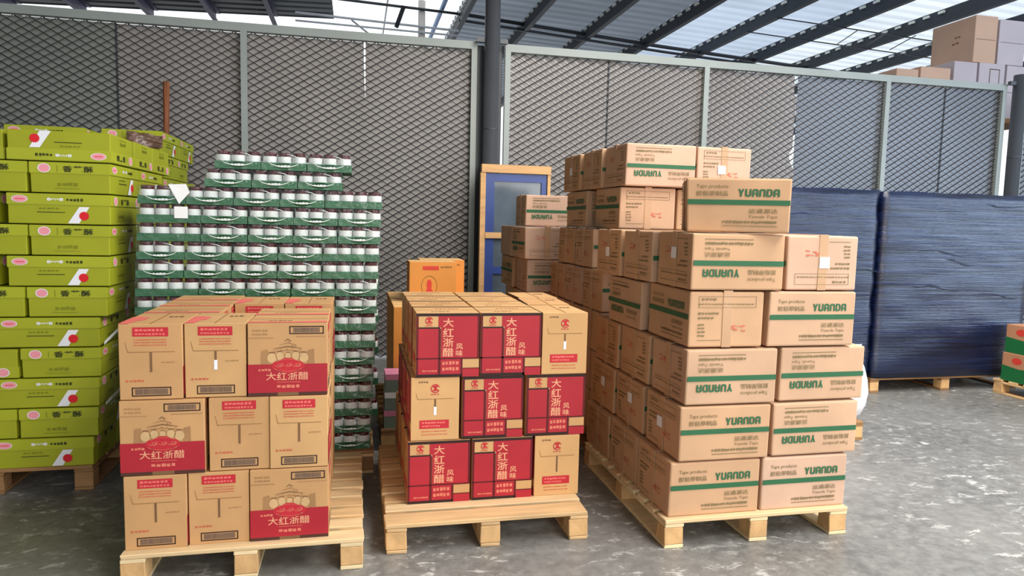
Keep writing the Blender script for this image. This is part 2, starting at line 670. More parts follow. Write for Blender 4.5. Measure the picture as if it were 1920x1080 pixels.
_mb = {}
SH = [('sheet_green_grey', 'sheet_green_grey'), ('sheet_green_grey', 'sheet_pink_grey'), ('sheet_pink_grey', 'sheet_pink_grey'),
      ('sheet_pink_grey', 'sheet_pink_grey'), ('sheet_pink_grey', 'sheet_blue_grey'), ('sheet_blue_grey', 'sheet_blue_grey'), ('sheet_blue_grey', 'sheet_blue_grey')]
for i, (a, b_) in enumerate(BAYS):
    wd = round(b_ - a, 3)
    if wd not in _mb:
        _mb[wd] = mesh_bay(wd - .06, WTOP - .1)
    o = put('expanded_mesh', _mb[wd], wall, (a + .03, .0, .01))
    o['kind'] = 'stuff'
    r = MB()
    r.box(a + (.0 if i else 0), -.04, WTOP - .085, b_, .04, WTOP, 'rail_grey')
    put('top_rail', r.mesh('top_rail'), wall)
    mid = a + wd * .505
    for j, (x0, x1) in enumerate(((a + .01, mid), (mid, b_ - .01))):
        sm = MB()
        h1 = WTOP - .09
        gt = {2: (.012, .001), 4: (.018, .004)}.get(i, (0.0, 0.0))
        if j == 0:
            xr_t, xr_b = x1 - gt[0] + .001, x1 - gt[1]
        else:
            xr_t = xr_b = x1
        y0, y1 = .034 + .004 * j, .037 + .004 * j
        segs = 14
        k = sm.mi(SH[i][j])
        if i == 4 and j == 0:
            # right edge of this sheet is bent backwards: a daylight slit opens beside it
            prof = [(0, -.012), (.66, -.012), (.69, .05), (.72, .075), (.74, .03), (.84, .024), (.88, .008), (.92, .004), (.935, .05), (1, .055)]
        elif i == 2 and j == 0:
            prof = [(0, 0), (.82, 0), (.88, .012), (.96, .02), (1, .02)]
        else:
            prof = [(0, -.012), (1, -.012)]
        n0 = len(sm.v)
        for t, g in prof:
            z = .02 + (h1 - .02) * t
            sm.v += [(x0, y0, z), (x1 - g, y0, z), (x1 - g, y1, z), (x0, y1, z)]
        for q in range(len(prof) - 1):
            A, B = n0 + q * 4, n0 + q * 4 + 4
            for e in range(4):
                sm.f.append((A + e, A + (e + 1) % 4, B + (e + 1) % 4, B + e))
                sm.m.append(k)
        put('sheet', sm.mesh('sheet'), wall)


for i, (a, b_) in enumerate(BAYS):
    if i not in (2, 4):
        b = MB()
        b.box(-.009, .024, .02, .009, .0335, WTOP - .09, 'column_grey')
        put('seam_strip', b.mesh('seam_strip'), wall, (a + (b_ - a) * .505, 0, 0))
b = MB()
b.box(1.30, .045, 0, 1.634, .055, WTOP - .02, 'column_grey')
put('gap_plate', b.mesh('gap_plate'), wall)


def column(x, y, r, top, label):
    t = thing('steel_column', label, 'column', (x, y, 0))
    b = MB()
    b.lathe([(r, .012), (r, top)], 'column_grey', 20)
    put('shaft', b.mesh('shaft', True), t)
    b = MB()
    b.box(-r - .06, -r - .06, 0, r + .06, r + .06, .012, 'column_grey')
    put('base_plate', b.mesh('base_plate'), t)
    b = MB()
    for z in (2.62, 1.2):
        b.lathe([(r, z), (r + .003, z + .002), (r + .003, z + .012), (r, z + .014)], 'column_grey', 20)
    put('weld_ring', b.mesh('weld_ring'), t)
    b = MB()
    for s in (-1, 1):
        b.box(s * (r + .0) if s > 0 else -r - .09, -.02, WTOP - .02, (r + .09) if s > 0 else -r, .03, WTOP + .03, 'column_grey')
    put('bracket', b.mesh('bracket'), t)
    return t


column(1.487, 7.9, .088, 6.0, 'tall dark grey steel pipe column in the gap between two wall panels')
column(8.76, 7.9, .085, 3.72, 'dark steel pipe column at the far right end of the wall')

# ------------------------------------------------------------------ setting: roof beyond the wall
roof = put('ceiling', None, kind='structure')


def roof_z(x):
    return 6.1 - .045 * x if x > 0 else 6.1 + .035 * x


def sheet_mesh(x0, x1, width, mt):
    """One corrugated sheet: three trapezoid ribs across its width, ribs running along x."""
    b = MB()
    pr = []
    n = 3
    p = width / n
    for i in range(n):
        y = i * p
        pr += [(y, 0), (y + p * .58, 0), (y + p * .68, .06), (y + p * .9, .06)]
    pr.append((width, 0))
    k = b.mi(mt)
    for (y, z) in pr:
        b.v += [(x0, y, roof_z(x0) + z), (x1, y, roof_z(x1) + z)]
    for i in range(len(pr) - 1):
        b.f.append((2 * i, 2 * i + 1, 2 * i + 3, 2 * i + 2))
        b.m.append(k)
    return b.mesh('roof_sheet')


SW = 1.05
for x0, x1, mt in ((2.1, 6.3, 'roof_sheet_lit_low'), (6.3, 9.1, 'roof_sheet_lit_mid'), (9.1, 17.5, 'roof_sheet_lit_high')):  # roof's brightening to the right is put into sheet tone and translucency
    sm = sheet_mesh(x0, x1, SW, mt)
    for i in range(31):
        put('roof_sheet', sm, roof, (0, -7.4 + i * SW, 0))
sm = sheet_mesh(-11, -.5, SW, 'roof_sheet_dark')
for i in range(23):
    put('roof_sheet', sm, roof, (0, -7.4 + i * SW, 0))
sm = sheet_mesh(-.5, 2.1, SW, 'roof_sheet_dark')
for i in range(18):
    put('roof_sheet', sm, roof, (0, -7.4 + i * SW, 0))
# side wall of the hall, left of the picture
b = MB()
b.box(-11.1, -7.4, 0, -11.0, 16.75, 6.6, 'sheet_green_grey')
put('wall_left', b.mesh('wall_left'), kind='structure')


def purlin(x, y0, y1, mt):
    b = MB()
    z = roof_z(x) - .005
    b.box(x - .05, y0, z - .25, x + .05, y1, z - .235, mt)
    b.box(x - .05, y0, z - .235, x - .04, y1, z - .015, mt)
    b.box(x - .05, y0, z - .015, x + .05, y1, z, mt)
    pu = put('purlin', b.mesh('purlin'), roof)
    if mt == 'purlin_dark':
        c = MB()
        y = 11.0
        while y < 22:
            c.box(x - .085, y, z - .075, x - .05, y + .13, z - .03, 'strap_white')  # white blocks stand for daylight spots showing through the rib gaps
            y += .35
        o = put('daylight_spots', c.mesh('daylight_spots'), pu)
        o['kind'] = 'stuff'


for i in range(-1, 10):
    purlin(3.52 + 1.38 * i + .03, -7.4, 25.0, 'purlin_dark')
for x in (-1.75, -2.95, -4.2, -5.5, -6.8, -8.1, -9.4):
    purlin(x, -7.4, 16.72, 'purlin_violet')


def rod(pts, r, mt, name='tie_rod'):
    b = MB()
    b.tube(pts, r, mt, 6)
    put(name, b.mesh(name, True), roof)


# tie rods of the trusses; the pale column and beams in the open strip between the two roofs
rod([(2.1, 15.0, 5.93), (6.7, 15.0, 5.61), (11.2, 15.0, 5.36)], .04, 'rod_dark')
rod([(2.1, 15.0, 5.80), (6.7, 15.0, 5.50), (11.2, 15.0, 5.26)], .03, 'rod_dark')
rod([(-.6, 15.0, 6.02), (2.1, 15.0, 5.93)], .028, 'rod_dark')
rod([(-1.2, 15.0, 5.68), (2.1, 15.0, 5.58)], .024, 'rod_pale')
rod([(-1.2, 15.0, 5.52), (2.1, 15.0, 5.48)], .02, 'rod_pale')
rod([(.95, 15.0, 5.98), (.80, 15.0, 5.55)], .05, 'rod_dark', 'strut')
rod([(-.1, 15.0, 5.62), (.35, 15.0, 5.3)], .02, 'rod_pale', 'strut')
rod([(7.6, 13.0, 5.50), (12.6, 13.0, 5.28)], .012, 'rod_dark')
rod([(7.6, 12.0, 5.50), (12.6, 12.0, 5.28)], .012, 'rod_dark')
for k in range(5):
    x = 9.4 + k * .65
    rod([(x, 12.0, 5.42), (x + .28, 13.0, 5.4)], .010, 'rod_dark', 'strut')
rod([(1.75, 10.5, 6.02), (1.75, 18.5, 6.02)], .05, 'beam_blue', 'edge_beam')
rod([(.62, 12.5, 6.05), (.62, 19.0, 6.05)], .018, 'rod_pale', 'edge_beam')
b = MB()
b.lathe([(.075, 0), (.075, 6.15)], 'column_pale', 16)
put('pale_column', b.mesh('pale_column', True), None, (1.33, 15.1, 0), label='pale grey pipe column standing in the bright open strip behind the wall',
    category='column')

# ------------------------------------------------------------------ pallets
PW, PD, PH = 1.0, 1.2, .145
_pm = {}


def plank(w_, d_, h_, mt, key):
    k = (w_, d_, h_, mt, key)
    if k not in _pm:
        r = random.Random(hash(key) % 1000 + len(_pm))
        bm = bmesh.new()
        bmesh.ops.create_cube(bm, size=1)
        for v in bm.verts:
            v.co = Vector((v.co.x * w_ + r.uniform(-.004, .004), v.co.y * d_ + r.uniform(-.003, .003), (v.co.z + .5) * h_))
        bmesh.ops.bevel(bm, geom=list(bm.edges), offset=.003, segments=1, affect='EDGES')
        fix_normals(bm)
        me = bpy.data.meshes.new('plank')
        bm.to_mesh(me)
        bm.free()
        me.materials.append(MATS[mt])
        _pm[k] = me
    return _pm[k]


def pallet(label, x0, y0, pw=PW, pd=PD, boards=10, front_w=.1, mats=('wood_a', 'wood_b', 'wood_c'), block='wood_block', rz=0.0, seed=0,
           group='wooden pallets'):
    """Origin: front left corner at floor level. Boards across, three skids from front to back."""
    r = random.Random(seed)
    t = thing('wooden_pallet', label, 'pallet', (x0, y0, 0), rz, group)
    bw = .088
    gap = (pd - front_w - bw * (boards - 1)) / (boards - 1)
    y = 0
    for i in range(boards):
        wb = front_w if i == 0 else bw
        put('deck_board', plank(pw, wb, .02, mats[r.randrange(len(mats))], i % 4), t, (pw / 2 + r.uniform(-.006, .006), y + wb / 2, .125))
        y += wb + gap
    for sx in (.05, pw / 2, pw - .05):
        put('stringer', plank(.1, pd - .006, .018, mats[-1], 9), t, (sx, pd / 2, .1055))
        put('skid', plank(.1, pd - .006, .018, mats[-1], 8), t, (sx, pd / 2, 0))
        for sy in (.052, pd / 2, pd - .052):
            put('block', plank(.098, .098, .085, block, int(sx * 10) % 3), t, (sx, sy, .0195))
    return t


pallet('wooden pallet under the brown-topped vinegar cartons in the left foreground', -.965, 3.08, seed=1)
pallet('wooden pallet with two bare front boards under the red vinegar cartons', .14, 3.19, front_w=.13, boards=10, seed=2, mats=('wood_b', 'wood_a', 'wood_b'))
pallet('wooden pallet under the front stack of green-striped tape cartons', 1.475, 3.02, pw=1.02, pd=1.24, seed=3)
pallet('wooden pallet under the second stack of tape cartons, mostly hidden', 1.58, 4.36, seed=4, mats=('wood_b', 'wood_old'))
pallet('wooden pallet under the rearmost stack of tape cartons, hidden', 1.38, 5.68, seed=5, mats=('wood_b', 'wood_old'))
pallet('worn wooden pallet under the lime green cartons at the left edge', -2.46, 4.27, pd=1.1, seed=6, mats=('wood_old',), block='wood_old')
pallet('wooden pallet hidden under the lime green stack further back', -2.42, 5.62, seed=7, mats=('wood_old',), block='wood_old')
pallet('wooden pallet under the tall stack of jar trays', -1.13, 4.29, pw=1.24, pd=1.1, seed=8, mats=('wood_old', 'wood_b'), block='wood_old')
pallet('wooden pallet under the orange cartons behind the red ones', .17, 4.72, pw=1.05, pd=1.4, seed=9, mats=('wood_b', 'wood_old'))
pallet('low wooden pallet under the left half of the navy wrapped load', 3.72, 5.74, pw=1.1, seed=10, boards=8, mats=('wood_b', 'wood_old'))
pallet('low wooden pallet under the right half of the navy wrapped load', 4.9, 5.74, pw=1.75, seed=11, boards=8, mats=('wood_b', 'wood_old'))
pallet('yellowish wooden pallet under the green-banded cartons at the right edge', 6.22, 4.42, seed=12, boards=8, mats=('wood_b',))
pallet('small end of a wooden pallet showing behind the tape cartons', 2.78, 4.42, pw=.96, seed=13, mats=('wood_b', 'wood_old'))

# ------------------------------------------------------------------ vinegar cartons, red design (middle pallet)
LIFT = .0012


def red_wide(P, F):
    b = P('red_panel_print')
    b.rect(F, .0, .0, 1, .045, 'print_dark')
    b.rect(F, .0, .955, .73, 1, 'print_dark')
    b.rect(F, .0, .045, .035, .955, 'print_dark_red')
    b.rect(F, .965, .045, 1, .7, 'print_dark_red')
    b.rect(F, .0, .695, 1, .72, 'print_dark_red')
    b.rect(F, .035, .215, .37, .24, 'print_dark')
    b.rect(F, .345, .24, .385, .955, 'print_dark_red')
    b.rect(F, .345, .045, .39, .215, 'print_red')
    b.rect(F, .39, .045, .965, .695, 'print_red')
    b.rect(F, .035, .24, .345, .695, 'print_red')
    b.rect(F, .035, .72, .345, .955, 'print_red')
    b.rect(F, .385, .72, .70, .955, 'print_red')
    b.rect(F, .70, .72, .735, 1, 'print_dark_red')
    b.rect(F, .735, .86, 1, .875, 'print_dark_red')
    b.rect(F, .735, .875, 1, 1, 'print_red')
    for i in range(2):
        b.greek(F, .41, .75 + i * .09, .68, .815 + i * .09, 'print_gold_dim', 5, i + 3, .0006)
    b.greek(F, .10, .885, .33, .915, 'print_gold_dim', 8, 9, .0006)
    logo(P('round_logo'), F, .20, .115, .062)
    b = P('vertical_lettering')
    for i, ch in enumerate('大红浙醋'):
        b.text(F, ch, .415, .075 + i * .155, .585, .215 + i * .155, 'print_gold', .0006, .014)
    for i, ch in enumerate('风味'):
        b.text(F, ch, .625, .475 + i * .105, .735, .57 + i * .105, 'print_gold', .0006, .012)


def logo(b, F, cx, cy, r):
    k = F.W / F.H
    b.ring(F, cx, cy, r, r * k, .2, 'print_red_label', .0004, 20, 330, 16)
    b.shape(F, [(cx - r * .7, cy - r * k * .6), (cx + r * .7, cy - r * k * .75), (cx + r * .2, cy - r * k * .05), (cx + r * .85, cy + r * k * .45),
                (cx - r * .75, cy + r * k * .6), (cx - r * .15, cy)], 'print_red_label', .0005)
    b.greek(F, cx - r, cy + r * k * 1.15, cx + r, cy + r * k * 1.4, 'print_red_label', 3, 5, .0004)


def red_narrow(P, F):
    logo(P('round_logo'), F, .5, .175, .095)
    P('small_print').greek(F, .16, .055, .36, .085, 'print_brown', 4, 2)
    b = P('red_label')
    b.rect(F, .18, .675, .79, .81, 'print_red_label')
    b.greek(F, .23, .70, .72, .735, 'print_pale_red', 8, 4, .0005)
    b.greek(F, .23, .755, .62, .785, 'print_pale_red', 7, 6, .0005)
    for i in range(2):
        b.greek(F, .22, .845 + i * .05, .76, .865 + i * .05, 'print_red_faint', 14, i + 1)


def brown_wide(P, F):
    b = P('red_band')
    b.rect(F, 0, .565, 1, .955, 'print_red')
    b.rect(F, 0, .955, .37, 1, 'print_brown_dark')
    b.rect(F, .63, .955, 1, 1, 'print_brown_dark')
    b.rect(F, .37, .955, .63, 1, 'print_brown')
    # cloud emblem breaking out of the band
    for q, (cx, cy, rr) in enumerate(((.40, .575, .10), (.6, .575, .10), (.5, .55, .12), (.35, .60, .06), (.65, .60, .06), (.5, .62, .12))):
        b.ell(F, cx, cy, rr, rr * .6, 'print_red_label', .0007 + .0002 * q, 16)
    for cx, r0 in ((.385, .055), (.5, .05), (.61, .055)):
        b.ring(F, cx, .57, r0, r0 * .62, .16, 'print_gold_dim', .0022, 200, 400, 12)
        b.ring(F, cx + .012, .575, r0 * .5, r0 * .35, .3, 'print_gold_dim', .0022, 0, 360, 10)
    b.ring(F, .5, .605, .19, .06, .07, 'print_gold_dim', .0022, 200, 340, 14)
    b.ring(F, .5, .585, .19, .09, .05, 'print_gold_dim', .0022, 40, 140, 14)
    for i, ch in enumerate('大红浙醋'):
        b.text(F, ch, .225 + i * .135, .675, .35 + i * .135, .785, 'print_gold', .0007, .01)
    b.rect(F, .36, .81, .66, .816, 'print_gold_dim', .0006)
    b.greek(F, .36, .85, .66, .895, 'print_gold_dim', 5, 8, .0006)
    b.greek(F, .13, .625, .29, .66, 'print_gold_dim', 4, 3, .0006)
    barcode(P('barcode'), F, .52, .045, .955, .155, 40)
    # printed scene: tiers of roofs, hills and big jars in faint brown line work
    b = P('printed_scene')
    b.rect(F, .0, .2, .32, .210, 'print_brown_faint')
    b.rect(F, .6, .185, .98, .195, 'print_brown_faint')
    r = random.Random(5)
    for j, (cy, hw) in enumerate(((.235, .05), (.285, .12), (.335, .2), (.385, .27))):
        b.shape(F, [(.5 - hw, cy + .018), (.5 - hw * .5, cy), (.5, cy - .02), (.5 + hw * .5, cy), (.5 + hw, cy + .018), (.5 + hw * .5, cy + .012), (.5, cy - .004), (.5 - hw * .5, cy + .012)],
                'print_brown' if j % 2 == 0 else 'print_brown_faint', .0002)
        for q in range(int(hw * 40)):
            x = .5 + r.uniform(-hw, hw) * .9
            b.rect(F, x, cy + .018, x + .008, cy + .04, 'print_brown_faint', .0001)
    for x0, x1 in ((.17, .25), (.75, .83)):
        b.shape(F, [(x0, .38), (x1, .36), (x1 + .005, .562), (x0 - .005, .562)], 'print_brown_faint', .0001)
    for cx, cy, rr in ((.30, .48, .065), (.70, .48, .065), (.40, .455, .055), (.60, .455, .055), (.5, .45, .04)):
        b.ell(F, cx, cy, rr, rr * 1.15, 'print_tan', .0003, 16)
        b.ring(F, cx, cy, rr, rr * 1.15, .1, 'print_brown_faint', .0005, 0, 360, 16)
        b.rect(F, cx - rr * .5, cy - rr * 1.3, cx + rr * .5, cy - rr * 1.08, 'print_brown', .0005)
    for rw in range(2):
        b.greek(F, .06, .09 + rw * .05, .26, .12 + rw * .05, 'print_brown_faint', 5, rw)


def barcode(b, F, x0, y0, x1, y1, n):
    b.frame(F, x0, y0, x1, y1, .0045, 'print_dark')
    r = random.Random(n)
    x = x0 + .05
    lx = x1 - .05
    while x < lx:
        wv = r.uniform(.006, .014)
        b.rect(F, x, y0 + .022, min(lx, x + wv), y1 - .022, 'print_barcode')
        x += wv + r.uniform(.002, .005)


def brown_narrow(P, F):
    b = P('red_label')
    b.rect(F, .22, .045, .78, .165, 'print_red_label')
    b.greek(F, .26, .065, .72, .1, 'print_pale_red', 7, 2, .0005)
    b.greek(F, .26, .12, .74, .148, 'print_pale_red', 9, 4, .0005)
    for i in range(3):
        b.greek(F, .24, .2 + i * .035, .76, .218 + i * .035, 'print_red_faint', 15, i + 4)
    b = P('small_print')
    b.greek(F, .66, .5, .88, .52, 'print_brown_faint', 5, 3)
    b = P('small_red_print')
    b.greek(F, .1, .735, .4, .765, 'print_red_faint', 5, 9)
    barcode(P('barcode'), F, .19, .835, .81, .955, 17)


def flap_bits(w_, d_, h_, side, white, low):
    """Painted flap-edge line and hand slot on a narrow carton face."""
    F = Face(side, w_, d_, h_)
    fl, sl = MB(), MB()
    ye = .335 if low else .365
    a, c = .1, .9
    n = F.n
    # thin shadow line of the flap edge, painted as flat brown strips
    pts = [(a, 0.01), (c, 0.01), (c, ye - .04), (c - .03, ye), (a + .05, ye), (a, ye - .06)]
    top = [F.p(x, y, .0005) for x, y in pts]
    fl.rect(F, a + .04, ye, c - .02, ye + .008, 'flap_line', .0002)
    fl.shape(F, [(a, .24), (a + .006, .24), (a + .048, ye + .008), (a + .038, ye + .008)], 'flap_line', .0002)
    sl.rect(F, .482, ye + .008, .518, ye + (.13 if white else .27), 'print_brown', .0002)
    if white:
        sl.rect(F, .472, ye + .13, .528, ye + .26, 'sticker_white', .0003)
    return fl.mesh('flap_edge'), sl.mesh('hand_slot')


VB_W, VB_N, VB_H = .333, .247, .322     # brown design: wide, narrow, height
VR_W, VR_N, VR_H = .317, .244, .322     # red design


def vmeshes(design):
    W_, N_, H_ = (VB_W, VB_N, VB_H) if design == 'brown' else (VR_W, VR_N, VR_H)
    wide, nar = (brown_wide, brown_narrow) if design == 'brown' else (red_wide, red_narrow)
    out = {}
    for orient in 'WN':
        w_, d_ = (W_, N_) if orient == 'W' else (N_, W_)
        for side in ('front', 'left', 'right'):
            P = Prints()
            isw = (orient == 'W') == (side == 'front')
            (wide if isw else nar)(P, Face(side, w_, d_, H_))
            out[orient, side] = P.meshes()
            if not isw:
                for wh in (0, 1):
                    out[orient, side, wh] = flap_bits(w_, d_, H_, side, wh, design == 'red')
        T = Face('top', w_, d_, H_)
        b = MB()
        if orient == 'W':
            b.rect(T, .0, .49, 1, .51, 'flap_line')
            b.greek(T, .25, .7, .55, .78, 'print_brown_faint', 5, 3)
            if design == 'brown':
                b.shape(T, [(0, 1), (0, .86), (.5, .9), (.9, .8), (1, .86), (1, 1)], 'print_pale_red')
            else:
                b.greek(T, .35, .25, .75, .3, 'print_red_faint', 6, 3)
        else:
            b.rect(T, .49, 0, .51, 1, 'flap_line')
            b.greek(T, .6, .3, .85, .42, 'print_brown', 3, 3)
            if design == 'brown':
                b.shape(T, [(0, 1), (0, .4), (.12, .35), (.3, .45), (.28, .7), (.2, .75), (.16, 1)], 'print_pale_red')
        out[orient, 'top'] = b.mesh('top_print')
    return out


VM = {'brown': vmeshes('brown'), 'red': vmeshes('red')}


def vinegar(design, orient, x0, y0, z, label, group, rz=0.0, top=False, sides=('left',), white=0):
    """x0,y0: front left bottom corner."""
    W_, N_, H_ = (VB_W, VB_N, VB_H) if design == 'brown' else (VR_W, VR_N, VR_H)
    w_, d_ = (W_, N_) if orient == 'W' else (N_, W_)
    t = thing('vinegar_carton', label, 'carton', (x0 + w_ / 2, y0 + d_ / 2, z), rz, group)
    put('carton_body', carton_mesh(w_, d_, H_, rnd.choice(('vinegar_kraft', 'vinegar_kraft_light')), .003), t)
    M = VM[design]
    for s in () if 'hidden' in label else ('front',) + tuple(sides):
        for nm, me in M[orient, s]:
            put(nm, me, t)
        if (orient, s, white) in M:
            fl, sl = M[orient, s, white]
            put('flap_edge', fl, t)
            put('hand_slot', sl, t)
    if top:
        put('top_print', M[orient, 'top'], t)
    return t


TH = .325
Z0 = PH
# --- left pallet, brown design
GB = 'kraft vinegar cartons with a red lower band'
FY = 3.125
front = {0: [('N', -.955), ('N', -.703), ('W', -.451)],
         1: [('W', -.965), ('N', -.617), ('N', -.366)],
         2: [('N', -.962), ('N', -.709), ('W', -.455)]}
posn = ['left', 'middle', 'right']
tn = ['bottom', 'middle', 'top']
for t_, row in front.items():
    for c_, (o_, x_) in enumerate(row):
        face = 'red-banded face' if o_ == 'W' else 'slotted face'
        vinegar('brown', o_, x_, FY + (0, .004, .012)[t_] + (.008 if c_ == 1 else 0), Z0 + t_ * TH,
                'vinegar carton, %s, %s of the %s front tier, left pallet' % (face, posn[c_], tn[t_]), GB,
                rnd.uniform(-.006, .006), t_ == 2, ('right',), 1 if (t_, c_) in ((2, 1),) else 0)
# rows behind, top tier in view; what carries them stays hidden
for t_ in range(3):
    top = t_ == 2
    if top:
        vinegar('brown', 'W', -.458, 3.40, Z0 + t_ * TH, 'vinegar carton right behind the red-banded one at the top of the left pallet', GB, 0, True, ('right',))
        for i in range(3):
            vinegar('brown', 'W', -.962, 3.492 + i * .262, Z0 + t_ * TH,
                    'vinegar carton, %s of three behind the top left front one, left pallet' % ('nearest', 'middle', 'farthest')[i], GB, 0, True, ('right',))
        for i in range(2):
            vinegar('brown', 'N', -.622 + i * .252, 3.86, Z0 + t_ * TH,
                    'vinegar carton with red label, back of the left pallet, %s of two' % ('left', 'right')[i], GB, 0, True, ('right',))
    else:
        for o_, x_, y_ in [('W', -.458, 3.47), ('W', -.962, 3.492), ('W', -.962, 3.754), ('W', -.962, 4.016), ('N', -.622, 3.86), ('N', -.370, 3.86)]:
            vinegar('brown', o_, x_, y_, Z0 + t_ * TH, 'kraft vinegar carton hidden behind the front row on the left pallet', GB, 0, False, ('right',))

# --- middle pallet, red design
GR = 'red vinegar cartons on the middle pallet'
FY = 3.42
front = {0: [('W', .255), ('W', .583), ('N', .912)],
         1: [('N', .268), ('W', .528), ('W', .862)],
         2: [('W', .292), ('W', .614), ('N', .936)]}
for t_, row in front.items():
    for c_, (o_, x_) in enumerate(row):
        face = 'red lettered face' if o_ == 'W' else 'kraft logo face'
        vinegar('red', o_, x_, FY + (.0, .006, .0)[t_], Z0 + t_ * TH,
                'vinegar carton, %s, %s of the %s front tier, middle pallet' % (face, posn[c_], tn[t_]), GR,
                rnd.uniform(-.006, .006), t_ == 2, ('left',), 0 if t_ == 0 else 1)
nth = ['second', 'third', 'last']
for t_ in range(3):
    xl = (.255, .268, .29)[t_]
    for i in range(3):
        o_ = 'N' if t_ == 1 else 'W'
        if t_ == 1:
            y_ = FY + .345 + i * .345
            if i == 2:
                continue
        else:
            y_ = FY + .275 * (i + 1)
        vinegar('red', o_, xl, y_, Z0 + t_ * TH,
                'vinegar carton, %s from front in left column, %s tier, middle pallet' % (nth[i], tn[t_]), GR, rnd.uniform(-.006, .006), t_ == 2)
    for i in range(3):
        y_ = FY + .265 * (i + 1)
        vinegar('red', 'W', (.583, .53, .618)[t_], y_, Z0 + t_ * TH,
                ('vinegar carton, %s from front in centre column, top tier, middle pallet' % nth[i]) if t_ == 2 else
                'vinegar carton hidden inside the stack on the middle pallet', GR, 0, t_ == 2)
    for i in range(2):
        if t_ == 2:
            vinegar('red', 'N', .955 + .02 * i, FY + .37 + .345 * i, Z0 + t_ * TH,
                    'vinegar carton, %s in the right column, top tier of the middle pallet' % ('slightly twisted second box' if i == 0 else 'farthest box'), GR,
                    (-.05, .02)[i], True)
        else:
            vinegar('red', 'N', .955, FY + .37 + .345 * i, Z0 + t_ * TH, 'vinegar carton hidden inside the stack on the middle pallet', GR)

# ------------------------------------------------------------------ tape cartons
TL, TW, TT = .497, .402, .278
TG = 'green-striped tape cartons'


def wordmark(b, F, x0, y0, x1, y1):
    """Heavy rounded capitals: Y U A N D A, the A and N drawn as arches."""
    n = 6
    cw = (x1 - x0) / n
    t = .3                                  # stroke, as a share of the letter width

    def q(i, pts):
        b.shape(F, [(x0 + cw * (i + .06 + .86 * px), y0 + (y1 - y0) * py) for px, py in pts], 'print_green', .0004)

    q(0, [(0, 0), (t, 0), (.5, .34), (.5, .62), (.5 - t / 2, .62)])
    q(0, [(1, 0), (1 - t, 0), (.5, .34), (.5, .62), (.5 + t / 2, .62)])
    q(0, [(.5 - t / 2, .6), (.5 + t / 2, .6), (.5 + t / 2, 1), (.5 - t / 2, 1)])
    q(1, [(0, 0), (t, 0), (t, .72), (.42, .8), (.42, 1), (.2, 1), (0, .84)])
    q(1, [(1, 0), (1 - t, 0), (1 - t, .72), (.42, .8), (.42, 1), (.8, 1), (1, .84)])
    for i in (2, 3, 5):
        q(i, [(0, 1), (t, 1), (t, .28), (.5, .2), (.5, 0), (.2, 0), (0, .16)])
        q(i, [(1, 1), (1 - t, 1), (1 - t, .28), (.5, .2), (.5, 0), (.8, 0), (1, .16)])
        if i != 3:
            q(i, [(t, .5), (1 - t, .5), (1 - t, .68), (t, .68)])
    q(4, [(0, 0), (t, 0), (t, 1), (0, 1)])
    q(4, [(t, 0), (.7, 0), (1, .22), (1, .5), (1 - t, .5), (1 - t, .3), (.62, .2), (t, .2)])
    q(4, [(t, 1), (.7, 1), (1, .78), (1, .5), (1 - t, .5), (1 - t, .7), (.62, .8), (t, .8)])


def tape_long(P, F):
    P('green_stripe').rect(F, .018, .425, .98, .515, 'print_green')
    b = P('product_print')
    b.text(F, 'Tape products', .1, .155, .4, .235, 'print_olive', .0004, .0)
    b.text(F, '胶粘带制品', .1, .27, .4, .36, 'print_olive', .0004, .006)
    wordmark(P('wordmark'), F, .49, .23, .885, .365)
    b = P('company_print')
    b.text(F, '运通源达', .60, .575, .87, .66, 'print_olive', .0004, .006)
    b.text(F, 'Yuanda Tape', .60, .69, .87, .755, 'print_olive', .0004, .0)
    b.greek(F, .36, .79, .87, .84, 'print_olive', 15, 3)
    b.rect(F, .36, .88, .87, .893, 'print_olive')


def tape_end(P, F):
    b = P('end_print')
    b.frame(F, .12, .1, .88, .3, .002, 'print_olive')
    b.greek(F, .16, .13, .36, .17, 'print_olive', 4, 2)
    b.greek(F, .12, .225, .86, .25, 'print_olive', 18, 7)
    b.greek(F, .12, .38, .4, .42, 'print_olive', 6, 3)
    b.greek(F, .12, .46, .33, .5, 'print_olive', 5, 4)
    for i in range(4):
        b.greek(F, .12, .58 + i * .065, .22, .615 + i * .065, 'print_olive', 2, i)
    b.rect(F, .12, .87, .42, .88, 'print_olive')
    b = P('red_stamp')
    r = random.Random(4)
    for i in range(9):
        x, y = .54 + r.uniform(0, .18), .6 + r.uniform(0, .12)
        b.rect(F, x, y, x + r.uniform(.02, .06), y + r.uniform(.012, .03), 'print_stamp', .0003 + i * .00002)


TMESH = {}
for lo in (0, 1):                       # 0: long side to the front, 1: short end to the front
    w_, d_ = (TL, TW) if lo == 0 else (TW, TL)
    for inv in (0, 1):
        for side in ('front', 'left'):
            P = Prints()
            F = Face(side, w_, d_, TT, bool(inv), .0016)
            (tape_long if (lo == 0) == (side == 'front') else tape_end)(P, F)
            TMESH[lo, inv, side] = P.meshes()
    # packing tape: along the lid seam and down over the visible short end
    b = MB()
    if lo == 0:
        b.box(-TL / 2 - .0012, -.024, .0, -TL / 2 + .002, .024, TT + .0008, 'packing_tape')
        b.box(-TL / 2, -.024, TT - .002, TL / 2, .024, TT + .0008, 'packing_tape')
    else:
        b.box(-.024, -TL / 2 - .0012, .0, .024, -TL / 2 + .002, TT + .0008, 'packing_tape')
        b.box(-.024, -TL / 2, TT - .002, .024, TL / 2, TT + .0008, 'packing_tape')
    TMESH[lo, 'tape'] = b.mesh('packing_tape')
b = MB()
b.box(-.028, -.0004, -.028, .028, .0012, .028, 'sticker_white')
STF = b.mesh('white_sticker')
tape_stickers = {}


